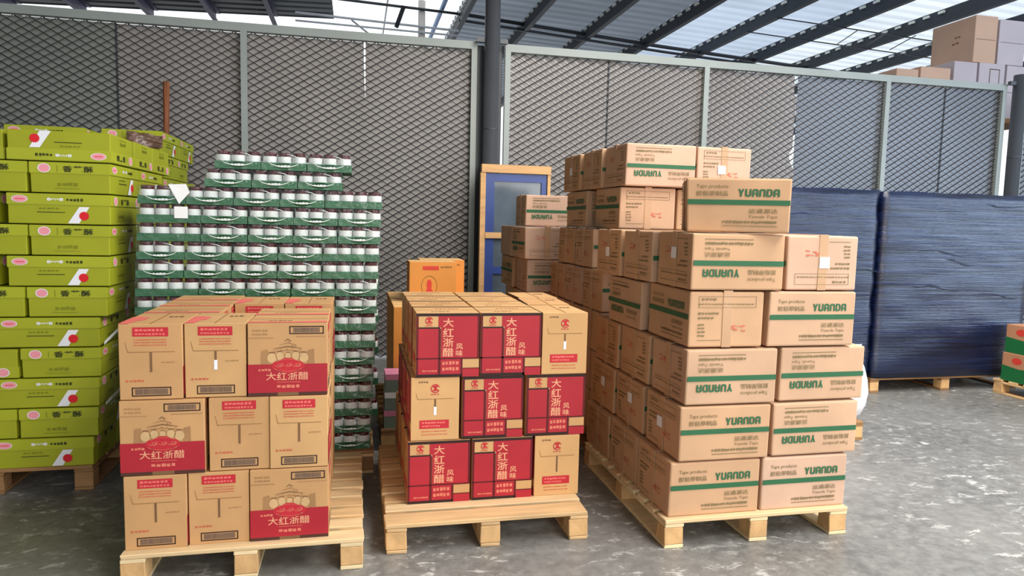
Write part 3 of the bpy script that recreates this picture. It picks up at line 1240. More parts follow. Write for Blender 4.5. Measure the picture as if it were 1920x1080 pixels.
def tape_box(lo, x0, y0, z, label, inv=0, rz=0.0, st=None, kraft=None, jit=.006, hs=1.0, ws=1.0, seed=None):
    w_, d_ = (TL, TW) if lo == 0 else (TW, TL)
    t = thing('tape_carton', label, 'carton', (x0 + w_ * ws / 2, y0 + d_ / 2, z), rz, TG)
    km = kraft or rnd.choice(('tape_kraft', 'tape_kraft_warm', 'tape_kraft_pink'))
    sd = rnd.randrange(6) if seed is None else seed
    body = put('carton_body', carton_mesh(w_, d_, TT, km, .009, jit, sd), t)
    bits = [body, put('packing_tape', TMESH[lo, 'tape'], t)]
    if 'hidden' not in label:
        bits += [put(nm, me, t) for sd_ in ('front', 'left') for nm, me in TMESH[lo, inv, sd_]]
    for q in bits:
        q.scale = (ws, 1, hs)
    if st:
        side, fx, fz = st
        if side == 'front':
            put('white_sticker', STF, t, ((fx - .5) * w_, -d_ / 2 - .0035, fz * TT))
        else:
            s = put('white_sticker', STF, t, (-w_ / 2 - .0035, (fx - .5) * d_, fz * TT))
            s.rotation_euler = (0, 0, -math.pi / 2)
    return t


def tz(n):
    return PH + .2815 * n


P1 = 'front tape stack'
# tier, orientation, x, y, inverted, description, sticker, yaw
for (n, lo, x, y, inv, ds, st, rz) in [
    (0, 0, 1.50, 3.05, 0, 'upright wordmark, bottom front left', None, .0),
    (0, 0, 2.003, 3.05, 0, 'upright wordmark, bottom front right', None, .0),
    (1, 0, 1.535, 3.04, 0, 'upright wordmark, left of the second tier front', ('left', .55, .52), .0),
    (1, 0, 2.045, 3.05, 1, 'upside-down wordmark, right of the second tier front', None, .01),
    (2, 0, 1.555, 3.04, 1, 'upside-down wordmark, left of the third tier front', None, .0),
    (2, 0, 2.075, 3.06, 1, 'upside-down wordmark, right of the third tier front', None, .015),
    (3, 1, 1.575, 3.06, 0, 'red-stamped short end forward, left of the fourth tier front', None, -.02),
    (3, 0, 1.990, 3.05, 0, 'upright wordmark, right of the fourth tier front', None, .0),
    (4, 0, 1.570, 3.05, 1, 'upside-down wordmark, left of the fifth tier front', ('left', .5, .62), -.02),
    (4, 1, 2.085, 3.06, 1, 'short end with white sticker forward, right of the fifth tier', ('front', .52, .5), -.01),
]:
    tape_box(lo, x, y, tz(n), 'tape carton, %s, front tape stack' % ds, inv, rz, st)
A_ = -.40
cx_ = 1.575 + math.cos(A_) * TL / 2 - math.sin(A_) * TW / 2
cy_ = 3.165 + math.sin(A_) * TL / 2 + math.cos(A_) * TW / 2
tape_box(0, cx_ - TL / 2, cy_ - TW / 2, tz(5), 'tape carton with crushed right edge, turned, alone on top of the front tape stack', 0, A_, None, 'tape_kraft_warm', .012, .975, 1.0, 2)
# left faces of the rows behind the front
side = ['second', 'third']
for n in range(3):
    for i in range(2):
        y = 3.475 + i * .425 + (.0, .01, .0)[n]
        tape_box(0, (1.505, 1.535, 1.55)[n] - .008 * i, y, tz(n),
                 'tape carton, short end, %s row from front, %s tier, front tape stack' % (side[i], ORD[n]),
                 n == 2, rnd.uniform(-.012, .012), ('left', .45, .6) if (n == 1) else None, 'tape_kraft_warm')
tape_box(1, 1.545, 3.60, tz(3), 'tape carton, inverted wordmark side, second row of the fourth tier, front tape stack', 1, .01, None)
tape_box(0, 1.545, 3.475, tz(4), 'tape carton, second row of the fifth tier, front tape stack, short end showing', 1, .0, None)
tape_box(0, 1.530, 3.90, tz(4), 'tape carton with side sticker, third row of the fifth tier, front tape stack', 1, .01, ('left', .5, .5))
# hidden bearers on the right half of the front stack
for n in range(4):
    tape_box(0, 2.09 if n != 3 else 2.02, 3.49 if n != 3 else 3.47, tz(n), 'tape carton hidden behind the front row of the front tape stack', 0)
# second stack
for n in range(4):
    for i in range(3):
        y = 4.385 + i * .425
        lab = 'tape carton hidden low in the second tape stack' if n < 3 else \
            'tape carton, %s from the front in the fourth tier, second tape stack' % ('first', 'second', 'third')[i]
        tape_box(0, 1.60, y, tz(n), lab, 0, rnd.uniform(-.01, .01) if n == 3 else 0)
        if n < 3 or i == 0:
            tape_box(0, 2.11, y, tz(n), 'tape carton hidden low in the second tape stack', 0)
tape_box(0, 2.11, 4.385, tz(4), 'tape carton hidden low in the second tape stack', 0)
for i in range(2):
    tape_box(0, 1.615, 4.63 + i * .44, tz(4), 'tape carton, %s of two plain ends in the fifth tier, second tape stack' % ('nearer', 'farther')[i], 0, rnd.uniform(-.01, .01))
tape_box(0, 2.13, 4.81, tz(4), 'tape carton hidden low in the second tape stack', 0)
tape_box(1, 1.70, 4.36, tz(5), 'tape carton, upright wordmark side and faded end, sixth tier of the second tape stack', 0, -.01)
tape_box(1, 1.665, 4.95, tz(5), 'tape carton, upright wordmark side only, back of the sixth tier, second tape stack', 0, .0)
tape_box(0, 2.125, 4.40, tz(5), 'tape carton hidden low in the second tape stack', 0)
tape_box(0, 2.15, 4.82, tz(5), 'tape carton hidden low in the second tape stack', 0)
tape_box(0, 1.71, 4.30, tz(6), 'tape carton, upside-down wordmark, highest tier, left front of the second tape stack', 1, -.01)
tape_box(1, 2.215, 4.31, tz(6), 'tape carton, short end with sticker, right end of the highest tier', 0, .0, ('front', .45, .45))
tape_box(0, 1.685, 4.715, tz(6), 'tape carton, plain end showing, second in the highest tier of the second tape stack', 1, .01)
tape_box(0, 1.66, 5.13, tz(6), 'tape carton with side sticker, farthest in the highest tier of the second tape stack', 1, .01, ('left', .5, .55))
# rearmost stack, beside the leaning door
for n in range(6):
    if n < 3:
        tape_box(0, 1.41, 5.74, tz(n), 'tape carton hidden low in the rearmost tape stack', 0)
        tape_box(0, 1.41, 6.16, tz(n), 'tape carton hidden low in the rearmost tape stack', 0)
tape_box(1, 1.39, 6.18, tz(3), 'tape carton, striped side showing, far box of the lower visible tier, rearmost tape stack', 0)
tape_box(0, 1.415, 5.72, tz(3), 'tape carton, striped front, near box of the lower visible tier, rearmost tape stack', 1)
tape_box(1, 1.385, 5.70, tz(4), 'tape carton, plain front with white sticker, middle of the rearmost tape stack', 1, 0, ('front', .85, .62))
tape_box(1, 1.385, 6.21, tz(4), 'tape carton hidden low in the rearmost tape stack', 0)
tape_box(0, 1.47, 6.05, tz(5), 'tape carton, striped front, topmost of the rearmost tape stack', 1)

# ------------------------------------------------------------------ lime cartons
LL, LS, LH, LT = .505, .395, .164, .1705
LG = 'lime green cartons'


def lime_long(P, F):
    b = P('oval_logo')
    b.ell(F, .12, .19, .07, .105, 'lime_pink', .0038)
    b.ring(F, .12, .19, .078, .12, .1, 'lime_white', .0042)
    b.rect(F, .08, .18, .16, .2, 'lime_red', .0046)
    b = P('white_script')
    b.text(F, '8∞8', .38, .135, .54, .235, 'lime_white', .0038, .03)
    P('lid_lettering').greek(F, .57, .14, .74, .24, 'lime_dark_print', 5, 2, .0038)
    b = P('small_print')
    b.greek(F, .3, .46, .5, .52, 'lime_shade_print', 5, 3)
    b.rect(F, .28, .6, .55, .625, 'lime_dark_print')
    b = P('white_slash')
    b.shape(F, [(.575, .97), (.69, .42), (.79, .42), (.685, .97)], 'lime_white')
    b.ell(F, .735, .72, .052, .155, 'lime_red', .0006, 28, .14)


def lime_short(P, F):
    b = P('oval_logo')
    b.ell(F, .18, .2, .07, .13, 'lime_pink', .0038)
    b.ring(F, .18, .2, .08, .15, .14, 'lime_white', .0042)
    b = P('lid_lettering')
    b.rect(F, .34, .10, .348, .32, 'lime_shade_print', .0038)
    for i, ch in enumerate('香芝酥'):
        b.text(F, ch, .41 + i * .132, .105, .53 + i * .132, .315, 'lime_dark_print', .0038, .03)
    b = P('small_print')
    b.greek(F, .34, .66, .6, .78, 'lime_shade_print', 4, 3)
    b.rect(F, .3, .85, .62, .865, 'lime_shade_print')


def lime_parts(w_, d_, tag):
    b = MB()
    lid = MB()
    lid.box(-w_ / 2 - .0035, -d_ / 2 - .0035, LH * .62, w_ / 2 + .0035, d_ / 2 + .0035, LH, 'lime_lid')
    lme = lid.mesh('lid')
    bm = bmesh.new()
    bm.from_mesh(lme)
    bmesh.ops.bevel(bm, geom=list(bm.edges), offset=.003, segments=2, affect='EDGES')
    bm.to_mesh(lme)
    bm.free()
    return lme


LM = {}
for lo in (0, 1):
    w_, d_ = (LL, LS) if lo == 0 else (LS, LL)
    LM[lo, 'lid'] = lime_parts(w_, d_, lo)
    for inv in (0, 1):
        for side_ in ('front', 'right'):
            P = Prints()
            F = Face(side_, w_, d_, LH, bool(inv))
            (lime_long if (lo == 0) == (side_ == 'front') else lime_short)(P, F)
            LM[lo, inv, side_] = P.meshes()


def lime_box(lo, x1, y0, z, label, inv=0, rz=0.0):
    """x1: right edge, y0: front."""
    w_, d_ = (LL, LS) if lo == 0 else (LS, LL)
    t = thing('lime_carton', label, 'carton', (x1 - w_ / 2, y0 + d_ / 2, z), rz, LG)
    put('carton_body', carton_mesh(w_, d_, LH - .001, 'lime', .004, .003, rnd.randrange(4)), t)
    l = put('lid', LM[lo, 'lid'], t)
    if inv:
        l.location = (0, 0, -LH * .62 + .001)
    if 'hidden' not in label:
        for sd_ in ('front', 'right'):
            for nm, me in LM[lo, inv, sd_]:
                put(nm, me, t)
    return t


xr = [-1.455, -1.425, -1.418, -1.405, -1.405, -1.36, -1.34, -1.335, -1.33, -1.325, -1.32]
for n in range(11):
    z = PH + n * LT
    lo = 0 if n % 2 == 0 else 1
    inv = 1 if n == 10 else 0
    face = 'white-slashed long face' if lo == 0 else 'black-lettered short face'
    lime_box(lo, xr[n], 4.275, z, 'lime carton, %s, front column, %s tier of the left edge stack' % (face, ORD[n] if n < 10 else 'topmost'), inv, rnd.uniform(-.008, .008))
    y = 4.275 + (LS if lo == 0 else LL) + .016
    k = 2 if lo == 0 else 1
    for i in range(k):
        lime_box(lo, xr[n] + rnd.uniform(-.004, .004), y, z,
                 'lime carton, %s behind the front column, %s tier of the left edge stack' % (('first', 'second')[i], ORD[n]), inv, rnd.uniform(-.008, .008))
        y += (LS if lo == 0 else LL) + .016
    if lo == 1:
        lime_box(1, xr[n] - LS - .016, 4.275, z, 'lime carton cut off by the left picture edge, %s tier of the left edge stack' % ORD[n], 1 if n == 3 else 0)
    else:
        lime_box(0, xr[n] - LL - (.022 if n == 10 else .055), 4.29, z, 'lime carton just inside the left picture edge, %s tier of the left edge stack' % ORD[n], inv)
# stack further back
for n in range(12):
    z = PH + n * LT
    lo = n % 2
    for i in range(2):
        y = 5.64 + i * ((LS if lo == 0 else LL) + .016)
        lab = 'lime carton hidden low in the lime stack further back' if n < 9 else \
            'lime carton, %s tier of the stack further back, %s of two' % ({9: 'third highest', 10: 'second highest', 11: 'highest'}[n], ('nearer', 'farther')[i])
        lime_box(lo, -1.40, y, z, lab, 0, rnd.uniform(-.01, .01) if n > 8 else 0)
    if n == 11:
        lime_box(0, -1.92, 5.66, z, 'lime carton, left neighbour in the highest tier of the stack further back', 0)
    else:
        lime_box(0, -1.92, 5.66, z, 'lime carton hidden low in the lime stack further back', 0)


def sheet_grid(name, nx, ny, fn, mt, smooth=True):
    b = MB()
    for j in range(ny + 1):
        for i in range(nx + 1):
            b.v.append(fn(i / nx, j / ny))
    k = b.mi(mt)
    for j in range(ny):
        for i in range(nx):
            a = j * (nx + 1) + i
            b.f.append((a, a + 1, a + nx + 2, a + nx + 1))
            b.m.append(k)
    return b.mesh(name, smooth)


# brown plastic bunched over the front edge of the further stack, clear film hanging down the sides
r3 = random.Random(3)
ph = [r3.uniform(0, 6) for _ in range(8)]


def crumple(u, v, a):
    return a * (math.sin(9 * u + ph[0] + 4 * v) + .6 * math.sin(17 * v + ph[1] + 7 * u) + .4 * math.sin(31 * u - 11 * v + ph[2]))


me = sheet_grid('brown_film', 26, 12, lambda u, v: (-1.62 + .24 * u, 5.63 - .03 - .012 * math.sin(u * 7) + crumple(u, v, .006),
                                                   2.06 + .12 * v * (1 - .35 * u) + crumple(v, u, .004)), 'film_brown')
thing('plastic_film', 'crumpled brown plastic film bunched over the lime cartons further back', 'plastic film', me=me)
me = sheet_grid('clear_sheet', 20, 30, lambda u, v: (-1.37 + crumple(u, v, .004), 5.63 + .95 * u, 1.75 + .46 * v + crumple(v, u, .006)), 'clear_film')
thing('plastic_film', 'clear plastic film hanging over the side of the lime stack further back', 'plastic film', me=me)
me = sheet_grid('clear_sheet', 24, 34, lambda u, v: (-1.298 + .02 * (v - 1) * 3.2 + crumple(u, v, .004), 4.5 + .75 * u, .55 + 1.1 * v + crumple(v, u, .006)), 'clear_film')
thing('plastic_film', 'clear plastic film hugging the shaded side of the front lime stack', 'plastic film', me=me)
for z0, z1, lab in ((.845, .93, 'upper white strapping band on the shaded side of the front lime stack'),
                    (.50, .56, 'lower white strapping band on the shaded side of the front lime stack')):
    xa = -1.383
    b = MB()
    b.bar((xa, 4.28, z0), (xa + .025, 4.62, z1), (0, 0, .009), (.001, 0, 0), 'strap_white')
    thing('strapping_band', lab, 'strap', me=b.mesh('strap'))

# leaning wooden post behind the lime stacks
b = MB()
b.tube([(0, 0, 0), (.0, .05, .9), (.01, .1, 1.8), (-.005, .14, 2.4), (.0, .17, 2.93)], [.036, .034, .03, .03, .033], 'wood_red', 7)
thing('wooden_post', 'rough reddish wooden post leaning on the mesh wall behind the lime cartons', 'post', (-1.9, 7.72, 0), 0, None, b.mesh('wooden_post'))

# ------------------------------------------------------------------ trays of jars
JT = .1065
JR = .0395


def jar_meshes():
    b = MB()
    b.lathe([(JR * .9, .004), (JR, .012), (JR, .078), (JR * .8, .084)], 'jar_glass', 14)
    g = b.mesh('glass', True)
    b = MB()
    b.lathe([(JR * .86, .0805), (JR * .9, .083), (JR * .9, .0985), (JR * .84, .1005)], 'jar_lid', 14)
    l = b.mesh('lid')
    b = MB()
    b.lathe([(JR + .0008, .03), (JR + .0012, .031), (JR + .0012, .076), (JR + .0008, .077)], 'jar_label', 16)
    p = b.mesh('paper_label', True)
    return g, l, p


JG, JL, JP = jar_meshes()


def tray_meshes(n):
    w_ = n * .0825 + .006
    d_ = (7 - n) * .0825 + .006
    h = .044
    b = MB()
    t = .0025
    b.box(-w_ / 2, -d_ / 2, 0, w_ / 2, d_ / 2, .003, 'tray_green')
    b.box(-w_ / 2, -d_ / 2, .003, w_ / 2, -d_ / 2 + t, h, 'tray_green')
    b.box(-w_ / 2, d_ / 2 - t, .003, w_ / 2, d_ / 2, h, 'tray_green')
    b.box(-w_ / 2, -d_ / 2 + t, .003, -w_ / 2 + t, d_ / 2 - t, h, 'tray_green')
    b.box(w_ / 2 - t, -d_ / 2 + t, .003, w_ / 2, d_ / 2 - t, h, 'tray_green')
    F = Face('front', w_, d_, h)
    if n == 3:
        b.ell(F, .5, .45, .2, .4, 'tray_green_dark')
        b.greek(F, .36, .3, .64, .6, 'jar_label', 4, 3, .0005)
    tray = b.mesh('tray')
    b = MB()
    x, y, z = w_ / 2 + .001, d_ / 2 + .0012, .1035
    b.box(-x, -y, .001, x, y, z, 'clear_film')
    fm = b.mesh('shrink_film')
    rm = None
    if n == 3:
        b = MB()
        pts = []
        for i in range(15):
            a = math.radians(195 + 150 * i / 14)
            pts.append((math.cos(a) * w_ * .36, -y - .0012, .056 + math.sin(a) * .036))
        b.tube(pts, [.0008 + .0026 * math.sin(math.pi * i / 14) for i in range(15)], 'film_rim', 5)
        pts = []
        for i in range(9):
            a = math.radians(18 + 62 * i / 8)
            pts.append((math.cos(a) * w_ * .36, -y - .0012, .056 + math.sin(a) * .038))
        b.tube(pts, [.0006 + .0018 * math.sin(math.pi * i / 8) for i in range(9)], 'film_rim', 5)
        rm = b.mesh('film_rim')
    return w_, d_, tray, fm, rm


TR = {3: tray_meshes(3), 4: tray_meshes(4)}
JGRP = 'shrink-wrapped jar trays'


def jar_tray(n, xc, y0, z, label, rz=0, side=False, plain=False):
    w_, d_, tray, fm, rm = TR[n]
    t = thing('jar_tray', label, 'tray', (xc, y0 + d_ / 2, z), rz, JGRP)
    put('tray', tray, t)
    if not plain:
        put('shrink_film', fm, t)
        if rm:
            put('film_rim', rm, t)
    spots = [((i - (n - 1) / 2) * .0825, -d_ / 2 + .0445) for i in range(n)]
    if side:
        spots += [((n - 1) / 2 * .0825, -d_ / 2 + .0445 + .0825 * k) for k in range(1, 7 - n)]
    for sx, sy in spots:
        j = put('jar', JG, t, (sx, sy, .003))
        put('jar_lid', JL, j)
        put('paper_label', JP, j)
    return t


PAT = 'AABBAABBAABBAAB'[::1]     # bottom to top; A: 4,3,3,3,3   B: 3,3,3,3,4
PAT = ['A', 'A', 'B', 'B', 'A', 'A', 'B', 'B', 'A', 'A', 'B', 'B', 'A', 'A', 'B']
JY = 4.335
JX1 = .155
for n in range(15):
    lst = [4, 3, 3, 3, 3] if PAT[n] == 'A' else [3, 3, 3, 3, 4]
    lean = -.065 * (1 - n / 14)
    x = JX1 + lean
    for c in range(4, -1, -1):
        k = lst[c]
        w_ = TR[k][0]
        xc = x - w_ / 2
        x -= w_ + .004
        hid = n < 8 and c < 4
        if hid and c < 3 and n < 7:
            lab = 'jar tray hidden behind the left vinegar cartons'
        elif hid:
            lab = 'jar tray hidden behind the left vinegar cartons'
        else:
            lab = 'jar tray, %s, %s, %s tier from the floor, jar stack' % (
                'four jars wide' if k == 4 else 'three jars wide', ['far left', 'second from left', 'in the centre', 'second from right', 'rightmost'][c], ORD[n] if n else 'lowest')
        z = PH + n * JT
        if hid and n < 7 and c < 3:
            jar_tray(k, xc, JY, z, lab, 0, False, True)
        else:
            jar_tray(k, xc, JY + rnd.uniform(0, .01), z, lab, rnd.uniform(-.008, .008), c == 4, False)
for n in range(17):
    for c in range(3 if n < 15 else 2):
        jar_tray(4, -.80 + c * .36 + (.06 if n % 2 else 0) if n < 15 else -.66 + .06 * (n - 15) + c * .345, JY + .37, PH + n * JT, 'jar tray hidden behind the front row of the jar stack', 0, False, True)
for n, x0, ks in ((15, -.855, 3), (16, -.80, 3)):
    for c in range(3):
        w_ = TR[3][0]
        jar_tray(3, x0 + w_ / 2 + c * (w_ + .006), JY, PH + n * JT,
                 'jar tray, %s of three in the %s tier of the jar stack' % (('left', 'middle', 'right')[c], {15: 'second highest', 16: 'highest'}[n]), rnd.uniform(-.01, .01))
b = MB()
for pts in ([(-.045, 0, .035), (.05, 0, .04), (.068, 0, -.008), (.012, -.004, -.075)],):
    b.poly([Vector(p) for p in pts], 'paper_white')
    b.poly([Vector(p) + Vector((0, .0012, 0)) for p in pts], 'paper_white')
thing('paper_note', 'crumpled white paper note hanging over the top left jar tray', 'paper', (-1.0, JY - .008, PH + 14 * JT + .075), 0, None, b.mesh('paper_note'))
b = MB()
b.box(-.036, -.0006, -.03, .036, .0006, .036, 'paper_white')
Fq = Face('front', .072, .0012, .066)
put_y = JY - .006
t = thing('paper_note', 'small white paper note on the jar tray below the crumpled one', 'paper', (-.98, put_y, PH + 13 * JT + .056), 0, None, b.mesh('paper_note'))

# ------------------------------------------------------------------ orange cartons behind the red ones
OW, OD, OH = .36, .27, .27
OG = 'orange cartons behind the red vinegar cartons'


def orange_print(b, F):
    b.rect(F, .28, .1, .62, .2, 'orange_print_red')
    b.greek(F, .66, .1, .9, .15, 'orange_print_dark', 5, 3)
    b.ring(F, .42, .6, .17, .26, .06, 'orange_print_dark')
    b.ell(F, .42, .52, .05, .08, 'orange_print_red', .0005)
    b.shape(F, [(.36, .56), (.48, .56), (.46, .66), (.53, .8), (.31, .8), (.38, .66)], 'orange_print_red', .0005)


OM = {}
for hh in (OH, .305):
    b = MB()
    orange_print(b, Face('front', OW, OD, hh))
    OM[hh] = b.mesh('front_print')
b = MB()
T = Face('top', OW, OD, 0)
b.rect(T, .01, .01, .99, .99, 'orange_top')
b.rect(T, 0.01, .48, .99, .52, 'orange_print_dark', .0004)
OTOP = b.mesh('top_panel')


def orange_box(x0, y0, z, label, hh=OH):
    t = thing('orange_carton', label, 'carton', (x0 + OW / 2, y0 + OD / 2, z), 0, OG)
    put('carton_body', carton_mesh(OW, OD, hh, 'orange', .003), t)
    put('front_print', OM[hh], t)
    put('top_panel', OTOP, t, (0, 0, hh))


for n in range(1, 3):
    for i in range(4):
        if n == 1 and i == 0:
            pass
        lab = 'orange carton, %s from the front in the low left column behind the red cartons' % NTH[i] if n == 2 else \
            'orange carton, %s from the front under the low left orange column' % NTH[i]
        orange_box(.262, 4.98 + i * .274, PH + n * .2705, lab)
for i in range(4):
    orange_box(.262, 4.98 + i * .274, PH, 'orange carton on the pallet deck, %s from the front, lowest in the left column' % NTH[i])
for n in range(3):
    orange_box(.628, 5.25, PH + n * .2705, 'orange carton hidden behind the red vinegar cartons')
    orange_box(.628, 5.53, PH + n * .2705, 'orange carton hidden behind the red vinegar cartons')
orange_box(.395, 5.30, PH + 3 * .2705, 'orange carton with red emblem standing higher than the red cartons in front', .305)
orange_box(.50, 5.60, PH + 3 * .2705, 'orange carton just behind the one with the red emblem', .305)


def snack_pack(z, label, i):
    b = MB()
    b.box(-.11, -.1, 0, .11, .1, .085, 'pack_grey_green')
    t = thing('snack_pack', label, 'carton', (.30 + .004 * i, 4.84, z), 0, 'grey and pink packs beside the orange cartons')
    me = b.mesh('carton_body')
    put('carton_body', me, t)
    b = MB()
    b.box(-.111, -.101, .085, .111, .101, .125, 'pack_pink' if i != 1 else 'paper_white')
    put('lid', b.mesh('lid'), t)
    F = Face('left', .22, .2, .085)
    b = MB()
    b.greek(F, .1, .2, .9, .7, 'pack_pink', 4, i)
    put('side_print', b.mesh('side_print'), t)


for i in range(3):
    snack_pack(PH + i * .1265, 'grey and pink printed pack, %s of three stacked before the orange cartons' % ('lowest', 'middle', 'highest')[i], i)

# ------------------------------------------------------------------ door leaning by the column
t = thing('packed_door', 'blue framed glazed door in wooden packing battens leaning by the column', 'door', (1.37, 7.66, 0))
b = MB()
b.box(.03, 0, .04, .13, .05, 2.12, 'door_blue')
b.box(.67, 0, .04, .73, .05, 2.12, 'door_blue')
b.box(.13, 0, 2.03, .67, .05, 2.12, 'door_blue')
b.box(.13, 0, .04, .67, .05, .16, 'door_blue')
b.box(.13, 0, 1.0, .67, .05, 1.08, 'door_blue')
put('door_frame', b.mesh('door_frame'), t)
for z0, z1 in ((1.08, 2.03), (.16, 1.0)):
    b = MB()
    b.box(.13, .02, z0, .67, .028, z1, 'door_glass')
    put('glass_pane', b.mesh('glass_pane'), t)
for nm, (x0, y0, z0, x1, y1, z1) in (('top_batten', (-.02, -.03, 2.125, .77, .06, 2.215)), ('side_batten', (-.03, -.02, 0, .028, .055, 2.124)),
                                    ('cross_batten', (.03, -.028, 1.40, .74, -.002, 1.465)), ('side_batten', (.735, -.02, 0, .77, .055, 2.124))):
    b = MB()
    b.box(x0, y0, z0, x1, y1, z1, 'wood_strip')
    put(nm, b.mesh(nm), t)

# ------------------------------------------------------------------ navy wrapped loads
def wrapped(x0, x1, y0, y1, z0, z1, label, seed):
    r = random.Random(seed)
    ph_ = [r.uniform(0, 6) for _ in range(6)]
    bm = bmesh.new()
    bmesh.ops.create_cube(bm, size=1)
    bmesh.ops.subdivide_edges(bm, edges=list(bm.edges), cuts=22, use_grid_fill=True)
    cx, cy = (x0 + x1) / 2, (y0 + y1) / 2
    for v in bm.verts:
        p = v.co * 2                      # -1..1
        k = 1 - .018 * (abs(p.x) * abs(p.y)) ** 8
        x = p.x * (x1 - x0) / 2 * k
        y = p.y * (y1 - y0) / 2 * k
        z = (p.z + 1) / 2 * (z1 - z0)
        a = .008 * math.sin(21 * z + ph_[0] + 1.3 * x) + .006 * math.sin(43 * z + ph_[1] - 2.1 * x) + .006 * math.sin(7 * x + ph_[2])
        if abs(p.y) > .99:
            y += math.copysign(a, p.y) - math.copysign(.014, p.y)
        if abs(p.x) > .99:
            x += math.copysign(a, p.x) - math.copysign(.014, p.x)
        if p.z > .99:
            z += -.006 + .004 * math.sin(9 * x + ph_[3])
        v.co = Vector((x, y, z))
    fix_normals(bm)
    me = bpy.data.meshes.new('wrapped_load')
    bm.to_mesh(me)
    bm.free()
    me.polygons.foreach_set('use_smooth', [True] * len(me.polygons))
    me.materials.append(MATS['wrap_navy'])
    t = thing('wrapped_load', label, 'wrapped goods', (cx, cy, z0), 0, 'navy film-wrapped loads')
    put('film_wrap', me, t)
    # loose film tails and folds
    for i in range(7):
        b = MB()
        zz_ = r.uniform(.15, .95) * (z1 - z0)
        xa = r.uniform(-.45, .2) * (x1 - x0)
        ln = r.uniform(.3, .7)
        b.tube([(xa + ln * q / 5, -(y1 - y0) / 2 - .004, zz_ + .02 * math.sin(q + i) - .03 * q / 5) for q in range(6)], [.0015, .004, .003, .0045, .003, .001], 'wrap_navy', 5)
        put('film_fold', b.mesh('film_fold', True), t)
    return t


wrapped(3.74, 4.86, 5.72, 6.86, PH, 1.97, 'navy film-wrapped load, left half, mostly hidden by the tape cartons', 1)
wrapped(4.885, 6.68, 5.72, 6.86, PH, 1.965, 'large navy film-wrapped load reflecting blue light at the right edge', 2)

# ------------------------------------------------------------------ green-banded cartons at the right edge
def banded(x0, y0, z, label):
    w_, d_, h_ = .42, .52, .275
    t = thing('banded_carton', label, 'carton', (x0 + w_ / 2, y0 + d_ / 2, z), 0, 'brown cartons with green bands at the right edge')
    put('carton_body', carton_mesh(w_, d_, h_, 'brown_carton', .004), t)
    for s in ('left', 'front'):
        F = Face(s, w_, d_, h_)
        b = MB()
        b.shape(F, [(0, .45), (.35, .52), (.7, .47), (1, .36), (1, 1), (0, 1)], 'green_band')
        b.ell(F, .3, .25, .1, .12, 'orange_print_red')
        b.greek(F, .5, .15, .85, .3, 'orange_print_red', 4, 2)
        put('side_print', b.mesh('side_print'), t)


for n in range(2):
    for i in range(2):
        banded(6.26 - .02 * (1 - n), 5.04 - i * .54, PH + n * .278, 'brown carton with green lower band at the right edge, %s, %s' % (('lower', 'upper')[n], ('far one', 'near one')[i]))

# ------------------------------------------------------------------ white sack behind the tape cartons
def sack(cx, cy, z, label):
    b = MB()
    prof = [(.15, .10, 0), (.20, .15, .03), (.222, .17, .10), (.228, .175, .2), (.222, .165, .3), (.212, .135, .39), (.2, .075, .46), (.2, .024, .51), (.212, .008, .545)]
    n = 28
    base = len(b.v)
    for i, (ra, rb, zz_) in enumerate(prof):
        for j in range(n):
            q = 2 * math.pi * j / n
            k = 1 + .03 * math.sin(3 * q + i) + .02 * math.sin(7 * q + 2 * i)
            cq, sq = math.cos(q), math.sin(q)
            e = .7
            b.v.append((ra * k * math.copysign(abs(cq) ** e, cq), rb * k * math.copysign(abs(sq) ** e, sq), zz_ + (.012 * math.sin(5 * q + i) if i > 5 else 0)))
    kk = b.mi('sack_white')
    for i in range(len(prof) - 1):
        for j in range(n):
            A, B = base + i * n, base + (i + 1) * n
            b.f.append((A + j, A + (j + 1) % n, B + (j + 1) % n, B + j))
            b.m.append(kk)
    b.f.append(tuple(range(base, base + n)))
    b.f.append(tuple(range(base + (len(prof) - 1) * n, base + len(prof) * n)))
    b.m += [kk, kk]
    thing('woven_sack', label, 'sack', (cx, cy, z), 0, None, b.mesh('woven_sack', True))


sack(3.62, 4.62, PH, 'white woven sack bulging out behind the tape cartons')

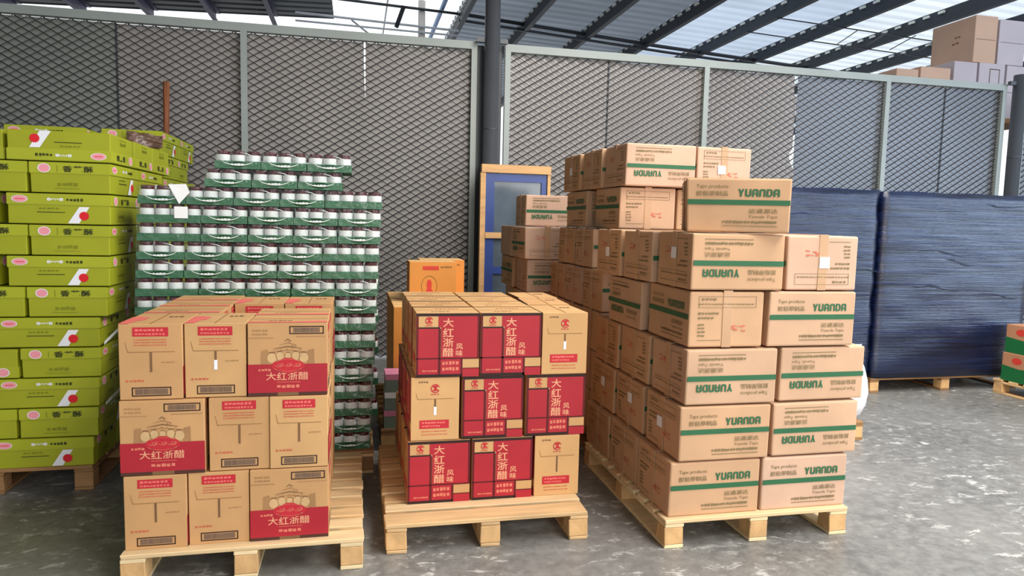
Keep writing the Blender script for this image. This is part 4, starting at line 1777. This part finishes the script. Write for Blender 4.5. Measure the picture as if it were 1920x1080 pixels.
# ------------------------------------------------------------------ cartons high up behind the wall
t = thing('storage_rack', 'steel storage rack hidden behind the wall under the high cartons', 'rack', (8.2, 9.5, 0))
for x in (0.05, 1.4, 2.75):
    for y in (.05, 1.05):
        b = MB()
        b.box(x - .04, y - .04, 0, x + .04, y + .04, 3.38, 'column_grey')
        put('upright', b.mesh('upright'), t)
b = MB()
b.box(0, 0, 3.38, 2.8, 1.1, 3.45, 'wood_old')
put('deck', b.mesh('deck'), t)


def far_carton(x0, x1, y0, y1, z0, z1, label, mt='carton_far_grey', panel=None):
    t = thing('tall_carton', label, 'carton', ((x0 + x1) / 2, (y0 + y1) / 2, z0), 0, 'plain cartons stacked high behind the wall')
    put('carton_body', carton_mesh(round(x1 - x0, 3), round(y1 - y0, 3), round(z1 - z0, 3), mt, .008), t)
    F = Face('left', x1 - x0, y1 - y0, z1 - z0)
    b = MB()
    b.greek(F, .55, .35, .7, .4, 'print_brown', 2, 1)
    b.greek(F, .5, .48, .66, .53, 'print_brown', 2, 2)
    F = Face('front', x1 - x0, y1 - y0, z1 - z0)
    b.rect(F, .06, .5, .94, .51, 'carton_gap')
    if panel:
        b.frame(F, *panel, .015, 'carton_gap')
    put('print', b.mesh('print'), t)


ZB = 3.455
far_carton(8.22, 8.62, 9.55, 10.05, ZB, 4.12, 'small tan carton peeping over the wall, far left of the high cartons', 'carton_far')
far_carton(8.66, 9.22, 9.55, 10.2, ZB, 4.18, 'tan carton just above the wall, beside the taller stacked cartons', 'carton_far')
far_carton(9.26, 9.70, 9.53, 10.4, ZB, 4.30, 'square lower carton above the wall, under the tallest carton', 'carton_far_grey')
far_carton(9.74, 10.24, 9.53, 10.4, ZB, 4.31, 'lower carton with upright seam lines above the wall', 'carton_far_grey', (.4, .1, .8, .95))
far_carton(10.28, 10.95, 9.53, 10.4, ZB, 4.30, 'lower carton at the right picture edge above the wall', 'carton_far_grey')
far_carton(9.63, 10.06, 9.56, 10.42, 4.315, 5.05, 'tallest tan carton in the upper right corner, left side facing the roof', 'carton_far')
far_carton(10.10, 10.62, 9.56, 10.42, 4.315, 5.02, 'tall carton next to the picture edge in the upper right corner', 'carton_far_grey')
